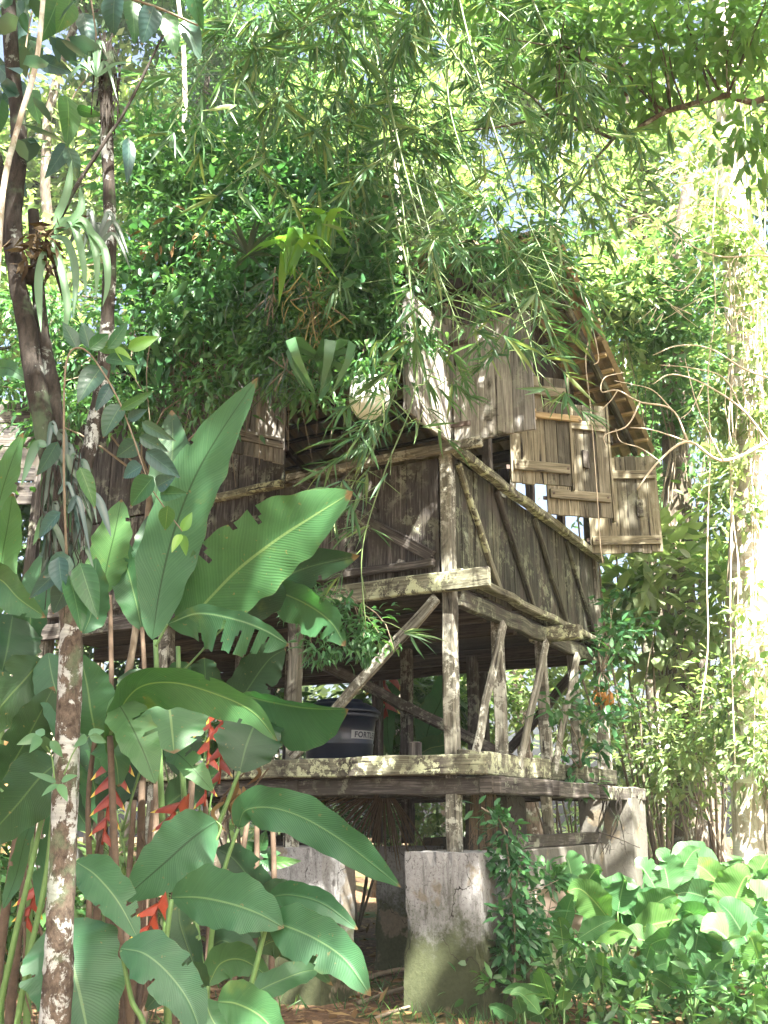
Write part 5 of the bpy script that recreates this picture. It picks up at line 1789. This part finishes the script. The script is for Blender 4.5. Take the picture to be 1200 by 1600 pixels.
# N behind: mid height bright blades between trunk and tall blade
h = heliconia('heliconia with a half lit blade between the lichen trunk and the tall blade', 180, 1600, 5.3)
for pts in ([(180, 1640), (178, 1300), (174, 1050), (172, 930)], [(215, 1640), (222, 1300), (226, 1080), (222, 980)]):
    stalk(h, pts, .020, .012, 5.3, 'stemd')
big_leaf(h, [(160, 930, 5.3), (168, 880, 5.25), (180, 830, 5.2), (190, 780, 5.2)], 34, 5.2, 'helilight', roll=.2)
big_leaf(h, [(222, 985, 5.3), (210, 930, 5.3), (190, 870, 5.3), (150, 840, 5.3)], 30, 5.3, 'heli', roll=.4)
big_leaf(h, [(130, 990, 5.2), (142, 960, 5.2), (148, 920, 5.15), (150, 870, 5.1)], 28, 5.2, 'heli', roll=.1)
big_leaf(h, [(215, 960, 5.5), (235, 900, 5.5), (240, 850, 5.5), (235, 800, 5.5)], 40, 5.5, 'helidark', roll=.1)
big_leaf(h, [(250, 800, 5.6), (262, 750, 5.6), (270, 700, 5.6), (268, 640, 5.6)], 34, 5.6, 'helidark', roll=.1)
# O: dim clump behind filling the shade
rng = random.Random(5)
k = 0
for (bx, lab) in ((200, 'dim heliconia behind the lichen trunk with blades in shade'), (300, 'dim heliconia below the tattered blade'), (400, 'dim heliconia in front of the left deck post')):
    Y = 5.2 + k * .15
    h = heliconia(lab, bx, 1600, Y)
    for s in range(3):
        x0 = bx + (s - 1) * 28
        stalk(h, [(x0 - 10, 1640), (x0, 1400), (x0 + rng.uniform(-20, 20), 1250)], .020, .014, Y, 'stemd')
    for s in range(6 if bx != 400 else 4):
        x0, y0 = bx + rng.uniform(-60, 60), rng.uniform(1080, 1330) if bx != 400 else rng.uniform(1400, 1520)
        a = rng.uniform(-2.6, -.5)
        Lp = rng.uniform(110, 170)
        mid = [(x0, y0, Y), (x0 + Lp * .4 * math.cos(a), y0 + Lp * .4 * math.sin(a), Y - .05), (x0 + Lp * .75 * math.cos(a), y0 + Lp * .7 * math.sin(a), Y - .1), (x0 + Lp * 1.05 * math.cos(a), y0 + Lp * .82 * math.sin(a), Y - .12)]
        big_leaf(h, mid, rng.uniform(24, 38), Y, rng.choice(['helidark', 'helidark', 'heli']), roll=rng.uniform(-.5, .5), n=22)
        petiole(h, [(bx + rng.uniform(-20, 20), 1400), ((bx + x0) / 2, (1400 + y0) / 2), (x0, y0)], .006, Y)
    if bx == 300:
        flower(h, [(330, 1100), (325, 1180), (320, 1260)], 5.0, 8)
    k += 1
# stalks with brown sheaths, each its own
for i, (x0, x1, Y, lab) in enumerate(((215, 222, 4.55, 'thick brown heliconia stalk left of the bright folded blade'), (150, 160, 4.7, 'brown heliconia stalk right of the lichen trunk'), (30, 60, 4.5, 'leaning brown heliconia stalk near the left edge'), (285, 300, 4.8, 'dry grey heliconia stalk under the green stalk'), (238, 245, 4.9, 'slim dark heliconia stalk behind the thick brown one'), (5, 40, 4.2, 'leaning dark stalk at the lower left corner'))):
    b = P(x0 - 20, 1640, Y)
    t = root('heliconia_stalk', lab, 'plant stalk', (b.x, b.y, gz(b.x, b.y)))
    stalk(t, [(x0 - 20, 1640), (x0, 1450), (x1, 1220)], .026, .016, Y, 'stemd')
    m = MB()
    for q in range(4):
        y = 1300 + q * 70
        px_tube(m, [(x1 - 2, y), (x1 + R.uniform(-14, 14), y + 40), (x1 + R.uniform(-20, 20), y + 90)], .008, .002, Y - .02, 8)
    m.build('dry_sheath', M['drytwig'] if i in (3,) else M['stemd'], t, smooth=True)
# dry curled leaves hanging near the green stalk
c = P(372, 1260, 4.6)
t = root('dry_leaf_bunch', 'curled dry brown leaves hanging beside the green stalk', 'dead leaves', c)
for k in range(9):
    x, y = R.uniform(345, 400), R.uniform(1180, 1270)
    strap(t, [(x, y), (x + R.uniform(-20, 22), y + 18), (x + R.uniform(-24, 26), y + R.uniform(30, 60))], 4.55 + R.uniform(-.1, .1), .009, M['dead'], 'dry_leaf')
m = MB()
px_tube(m, [(330, 1270), (365, 1225), (405, 1185)], .005, .003, 4.6); px_tube(m, [(420, 1200), (380, 1250), (345, 1290)], .004, .003, 4.6)
m.build('stem', M['stemd'], t)
# small pale seedling on the lichen trunk and variegated sprout
c = P(90, 1180, 3.35)
t = root('trunk_seedling', 'pale lobed leaf cluster growing on the lichen trunk', 'seedling', c)
m = MB(); px_tube(m, [(86, 1230), (80, 1180), (60, 1150)], .003, .002, 3.36); px_tube(m, [(100, 1210), (118, 1170), (140, 1150)], .003, .002, 3.36); m.build('stem', M['stemg'], t)
for a, b, hw in (((60, 1150), (28, 1162), 9), ((62, 1150), (50, 1172), 9), ((70, 1150), (75, 1180), 10), ((78, 1158), (100, 1182), 9), ((70, 1148), (52, 1140), 8), ((135, 1150), (120, 1165), 8), ((138, 1148), (165, 1140), 8), ((140, 1150), (168, 1160), 8), ((90, 1225), (66, 1240), 6), ((92, 1225), (105, 1248), 8), ((88, 1222), (50, 1205), 6), ((96, 1220), (118, 1210), 7)):
    ovate(t, a, b, hw, 3.33, M['strap'], fold=.2)
# young plant in front of the left pier
c = P(400, 1350, 5.6)
t = root('pier_seedling', 'young plant with paired leaves against the top of the left pier', 'seedling', (c.x, c.y, gz(c.x, c.y)))
m = MB(); m.tube(crv([(c.x, c.y, 0), tuple(P(408, 1420, 5.6)), tuple(P(405, 1340, 5.6))], 12), .005, 6); m.build('stem', M['stemg'], t)
for a, b, hw in (((405, 1330), (378, 1318), 13), ((405, 1330), (415, 1298), 12), ((406, 1335), (440, 1330), 11), ((405, 1345), (385, 1365), 11), ((407, 1345), (430, 1360), 11), ((406, 1350), (470, 1345), 11), ((405, 1350), (418, 1375), 9)):
    ovate(t, a, b, hw, 5.55, M['ivy'], fold=.2)

# ------------------------------------------------------------------ right: broad leaved plants by the clearing
def arrow_prof(u):
    return (min(1, u / .3) ** .6) * max(0, 1 - max(0, (u - .3) / .7) ** 1.6) ** .95


def broadleaf(label, px, py, Y, n, Lp, hw, mat='broad', seed=0, lean=(0, 0), leaves=None):
    g = random.Random(seed)
    c = P(px, py, Y)
    base = Vector((c.x, c.y, gz(c.x, c.y)))
    t = root('broadleaf_plant', label, 'broadleaf plant', base, group='broad leaved plants by the right pier')
    for i in range(n):
        if leaves: a, Ls, ex, ey = leaves[i]
        else:
            a = -math.pi * (.08 + .84 * (i + g.random()) / n)
            Ls = g.uniform(.75, 1.15)
            ex, ey = math.cos(a) * g.uniform(.2, .75), -g.uniform(.1, .9)
        x0, y0 = px + ex * Lp * .7, py + ey * Lp * .7
        phi = a * .9 - .12 + g.uniform(-.45, .45)          # up and outwards in the fan
        dx, dy = math.cos(phi), math.sin(phi)
        dep = Y + g.uniform(-.25, .25)
        L = Lp * Ls
        dr = g.uniform(.05, .55)                            # how far the tip droops
        mid = [(x0, y0, dep), (x0 + dx * L * .35, y0 + dy * L * .35, dep - .03), (x0 + dx * L * .7, y0 + dy * L * .66 + dr * L * .12, dep - .08), (x0 + dx * L * 1.0, y0 + dy * L * .85 + dr * L * .5, dep - .12)]
        lf = big_leaf(t, mid, hw * g.uniform(.6, .95), dep, mat, roll=g.uniform(-.8, .8), fold=.25, rip=.07, n=26, pr=arrow_prof, nj=13)
        m = MB()
        e = P(x0, y0, dep)
        m.tube(crv([base + Vector((g.uniform(-.04, .04), g.uniform(-.04, .04), -.03)), (base + e) / 2 + Vector((0, 0, .06)), e], 10), [.008 - .004 * q / 9 for q in range(10)], 6)
        m.build('petiole', M['stemg'], t, smooth=True)
    return t


for i, (lab, px, py, Y, n, Lp, hw) in enumerate((
        ('tall broad leaf plant with striped upright blades right of the corner pier', 965, 1483, 7.2, 8, 105, 40),
        ('sunlit broad leaf plant at the right edge below the shrubs', 1130, 1488, 7.2, 8, 115, 44),
        ('bleached broad leaf plant in full sun at the right edge', 1195, 1553, 6.6, 7, 125, 48),
        ('broad leaf plant with drooping blades in the half shade', 880, 1510, 6.8, 6, 85, 27),
        ('low broad leaf plant at the bottom middle with pale tips', 870, 1590, 6.1, 6, 70, 20),
        ('small leaved plant in front of the striped one', 1000, 1545, 6.4, 8, 58, 20),
        ('low broad leaf plant at the bottom right', 1080, 1575, 6.0, 7, 70, 24),
        ('low sunlit broad leaf plant in the bottom right corner', 1180, 1625, 5.8, 7, 75, 26),
        ('small broad leaf plant by the foot of the corner pier', 815, 1605, 6.0, 5, 46, 15),
        ('broad leaf plant behind the striped one beside the end pier', 1050, 1443, 8.2, 7, 90, 34),
        ('broad leaf plant behind the bleached one', 1150, 1428, 8.4, 7, 95, 36),
        ('mid sized broad leaf plant between the striped and the sunlit one', 1060, 1518, 6.9, 8, 95, 36),
        ('small pale broad leaf plant above the low bottom one', 940, 1560, 6.3, 6, 60, 20),
        ('shaded broad leaf plant in front of the low foundation', 890, 1438, 7.8, 7, 85, 32))):
    broadleaf(lab, px, py, Y, n, Lp, hw, seed=31 + i)
# withered pale leaf
c = P(870, 1420, 6.9)
t = root('withered_leaf', 'large withered cream coloured leaf beside the shaded broad leaf plant', 'dead leaf', c)
M['cream'] = mat_plain('withered cream leaf', (.62, .50, .42), .8, .3, 14, .1)
o = big_leaf(t, [(902, 1465, 6.9), (885, 1430, 6.85), (860, 1405, 6.8), (830, 1398, 6.75)], 26, 6.9, 'cream', roll=.3, fold=.5, rip=.2)
o = big_leaf(t, [(900, 1450, 6.9), (880, 1445, 6.85), (855, 1450, 6.8), (838, 1446, 6.75)], 16, 6.9, 'cream', roll=.6, fold=.5, rip=.2)

# climbing vine right of the corner pier
c = P(800, 1580, 6.35)
t = root('pier_vine', 'leafy vine climbing the right side of the corner pier', 'vine', (c.x, c.y, gz(c.x, c.y)))
p, d, r, cc = blob_leaves([PB(790, 1300, 6.3, 30, 30, .12, 90), PB(800, 1360, 6.35, 32, 40, .12, 160), PB(805, 1430, 6.4, 36, 50, .15, 240), PB(810, 1490, 6.4, 40, 40, .15, 160), PB(760, 1270, 6.3, 14, 20, .06, 24), PB(840, 1400, 6.6, 40, 70, .2, 160)], .07, 9)
leaf_mesh('foliage', M['ivy'], t, p, d, upv(len(p)), .085 * (.6 + .7 * G.random(len(p))), .034, T_OVAL, rnd=r)
m = MB()
limbs(m, [tuple(P(795, 1300, 6.35)), tuple(P(800, 1400, 6.35)), tuple(P(805, 1500, 6.4))], cc, 24, .005, .002, wander=.2)
m.tube(crv([(c.x, c.y, 0), tuple(P(805, 1480, 6.38)), tuple(P(798, 1380, 6.33)), tuple(P(785, 1290, 6.3)), tuple(P(752, 1262, 6.28))], 24), .006, 6)
m.build('stem', M['twig'], t, smooth=True)
# vine on the right deck end and its wiry roots on the end pier
c = P(905, 1170, 8.2)
t = root('deck_vine', 'vine with lobed leaves climbing the far deck posts', 'vine', c)
p, d, r, cc = blob_leaves([PB(870, 1110, 7.6, 30, 25, .12, 40), PB(920, 1150, 8.2, 35, 60, .15, 90), PB(950, 1060, 8.6, 30, 70, .2, 120), PB(900, 1210, 8.1, 30, 30, .12, 50), PB(950, 1000, 8.9, 40, 40, .2, 100), PB(980, 960, 9.2, 50, 60, .3, 140)], .09, 8)
leaf_mesh('foliage', M['ivy'], t, p, d, upv(len(p)), .12 * (.6 + .7 * G.random(len(p))), .05, T_OVAL, rnd=r)
m = MB(); limbs(m, [tuple(P(905, 1200, 8.2)), tuple(P(940, 1050, 8.6))], cc, 22, .006, .002, wander=.2); m.build('stem', M['twig'], t, smooth=True)
c = P(955, 1290, 8.55)
t = root('wiry_creeper', 'bare dark wiry creeper on the face of the end pier', 'creeper', c)
m = MB()
for k in range(7):
    x = R.uniform(940, 975)
    px_tube(m, [(x, 1232), (x + R.uniform(-14, 14), 1260), (x + R.uniform(-16, 14), 1290), (x + R.uniform(-24, 10), 1335)], .007, .003, 8.62, 18)
px_tube(m, [(935, 1300), (965, 1310), (1000, 1325)], .006, .004, 8.4, 8)
m.build('stems', M['bark_d'], t)
# long hanging liana in front of the shutters
c = P(930, 560, 7.6)
t = root('hanging_liana', 'single straw coloured liana hanging in front of the right shutters', 'liana', c)
m = MB(); px_tube(m, [(905, 440), (925, 500), (915, 560), (923, 640), (932, 760), (938, 850), (942, 880)], .006, .004, 7.55, 40); px_tube(m, [(915, 470), (935, 555), (928, 570)], .006, .004, 7.55, 10)
m.build('stem', M['drytwig'], t, smooth=True)
# withered orange leaves hanging from the deck corner
c = P(940, 1080, 8.9)
t = root('withered_bunch', 'bunch of orange withered leaves hanging at the far deck corner', 'dead leaves', c)
p = np.array(c) + G.normal(size=(16, 3)) * np.array([.07, .05, .03])
leaf_mesh('leaves', M['orange'], t, p, G.normal(size=(16, 3)) * .35 + np.array([0, 0, -1.]), G.normal(size=(16, 3)), .17, .06, T_OVAL)
m = MB(); px_tube(m, [(940, 1000), (942, 1040), (940, 1080)], .005, .004, 8.9); m.build('stem', M['twig'], t)
# dry fan palm frond and straw under the house
c = P(590, 1255, 8.0)
t = root('dry_palm_frond', 'dry brown fan palm frond hanging under the deck', 'palm frond', c)
m = MB()
A = P(600, 1225, 8.0)
M['frond'] = mat_plain('dry frond', (.13, .10, .065), .85, .4, 30, .1)
for k in range(42):
    a = math.pi * (-.05 + .75 * k / 41) + R.uniform(-.03, .03)
    L = R.uniform(.45, .75)
    d = Vector((-math.cos(a), R.uniform(-.1, .1), -math.sin(a)))
    m.tube([A, A + d * L * .6, A + d * L + Vector((0, 0, -.06))], [.003, .008, .002], 4)
m.build('ribs', M['frond'], t)
m = MB()
for k in range(50):
    x = R.uniform(735, 775)
    px_tube(m, [(x, 1232, 7.4), (x + R.uniform(-5, 5), 1290, 7.4), (x + R.uniform(-10, 10), 1300 + R.uniform(0, 60), 7.4)], .003, .002, 7.4, 8, sides=4)
t2 = root('straw_bundle', 'bundle of dry straw hanging below the deck behind the corner post', 'straw', P(755, 1235, 7.4))
m.build('straws', M['frond'], t2)
# red flowering heliconia behind the tank
h = heliconia('heliconia with red flowers standing behind the house right of the tank', 640, 1300, 11.0)
for px, py in ((600, 1130), (635, 1120), (680, 1120)):
    stalk(h, [(px + 5, 1300), (px, 1200), (px, py)], .018, .01, 11.0)
big_leaf(h, [(660, 1180, 11), (672, 1130, 10.95), (690, 1090, 10.9), (690, 1050, 10.9)], 26, 11, 'helilight', roll=.2)
big_leaf(h, [(610, 1180, 11), (605, 1130, 10.95), (612, 1090, 10.9), (625, 1040, 10.9)], 14, 11, 'helilight', roll=.2)
big_leaf(h, [(640, 1190, 11), (670, 1170, 10.95), (700, 1160, 10.9), (720, 1120, 10.9)], 20, 11, 'heli', roll=.2)
flower(h, [(605, 1045), (600, 1085), (606, 1120)], 10.9, 6, .24)

# ------------------------------------------------------------------ ground cover
def scatter(n, x0, x1, y0, y1, keep=None):
    p = np.stack([G.uniform(x0, x1, n), G.uniform(y0, y1, n), np.zeros(n)], 1)
    if keep is not None: p = p[keep(p)]
    for q in p: q[2] = gz(q[0], q[1])
    return p


p = scatter(5200, -4, 7, 4.5, 13)
d = G.normal(size=(len(p), 3)) * np.array([1, 1, .15])
p[:, 2] += .01
o = leaf_mesh('leaf_litter', M['dead'], None, p, d, upv(len(p), .25), .05 + .10 * G.random(len(p)), .03 + .03 * G.random(len(p)), T_DIA)
tag(o, 'brown fallen leaves strewn over the soil', None, kind='stuff')
p = scatter(6000, -3, 2.2, 4.8, 8.2, lambda q: G.random(len(q)) < .35 + .5 * np.sin(q[:, 0] * 3.1) * np.sin(q[:, 1] * 2.3))
d = G.normal(size=(len(p), 3)) * .5 + np.array([0, 0, .8])
o = leaf_mesh('grass', M['under'], None, p, d, G.normal(size=(len(p), 3)), .06 + .08 * G.random(len(p)), .008, T_LANCE)
tag(o, 'short grass and seedlings in front of the piers', None, kind='stuff')
blobs = []
for k in range(56):
    x, y = R.uniform(.8, 5.5), R.uniform(5.6, 11.5)
    if x < .75 + (y - 6) * .45 and y > 6: continue
    blobs.append(((x, y, gz(x, y) + R.uniform(.1, .35)), (.4, .4, .28), 120))
for k in range(14):
    x, y = R.uniform(.75, 3.2), R.uniform(5.0, 6.9)
    blobs.append(((x, y, gz(x, y) + R.uniform(.04, .18)), (.3, .3, .10), 80))
p, d, r, cc = blob_leaves(blobs, .14, 12)
o = leaf_mesh('undergrowth', M['under'], None, p, d, upv(len(p)), .09 * (.6 + .8 * G.random(len(p))), .042, T_OVAL, rnd=r)
tag(o, 'mixed low undergrowth right of the house', None, kind='stuff')
# fallen sticks
for i, (a, b, r, lab) in enumerate((((560, 1530, 6.9), (680, 1500, 7.6), .014, 'fallen stick lying behind the corner pier'), ((585, 1572, 6.3), (672, 1540, 6.6), .011, 'curved fallen stick on the litter left of the corner pier'), ((570, 1500, 8.0), (650, 1490, 8.2), .02, 'thick stick in the dark under the deck'))):
    A, B = P(*a), P(*b)
    A.z = gz(A.x, A.y) + r; B.z = gz(B.x, B.y) + r
    t = root('fallen_stick', lab, 'stick', A)
    m = MB()
    m.tube(crv([A, (A + B) / 2 + Vector((.05, .06, .03)), B], 12), [r * (1 - .4 * q / 11) for q in range(12)], 7, wob=.12)
    m.build('stick', M['twig'], t, smooth=True)
c = P(640, 1548, 6.5)
c.z = gz(c.x, c.y) + .02
t = root('dry_leaf', 'sunlit curled dry leaf on the soil left of the corner pier', 'dead leaf', c)
leaf_mesh('blade', M['dead'], t, np.array([tuple(c)]), np.array([[1., .2, .1]]), np.array([[0, -.3, 1.]]), .14, .06, T_OVAL)

# ------------------------------------------------------------------ added haze
hm = bpy.data.materials.new('added haze')
hm.use_nodes = True
hm.node_tree.nodes.clear()
ho = hm.node_tree.nodes.new('ShaderNodeOutputMaterial')
hv = hm.node_tree.nodes.new('ShaderNodeVolumePrincipled')
hv.inputs['Color'].default_value = (.92, .96, 1.0, 1)
hv.inputs['Density'].default_value = HAZE
hv.inputs['Anisotropy'].default_value = .0
hm.node_tree.links.new(hv.outputs[0], ho.inputs['Volume'])
m = MB()
m.beam((0, -30, 12), (0, 60, 12), 120, 27.4)
hz = m.build('haze', hm)  # haze volume added to imitate the veil of lens flare
tag(hz, 'thin bright added haze between the trees, standing for lens flare', None, kind='stuff')
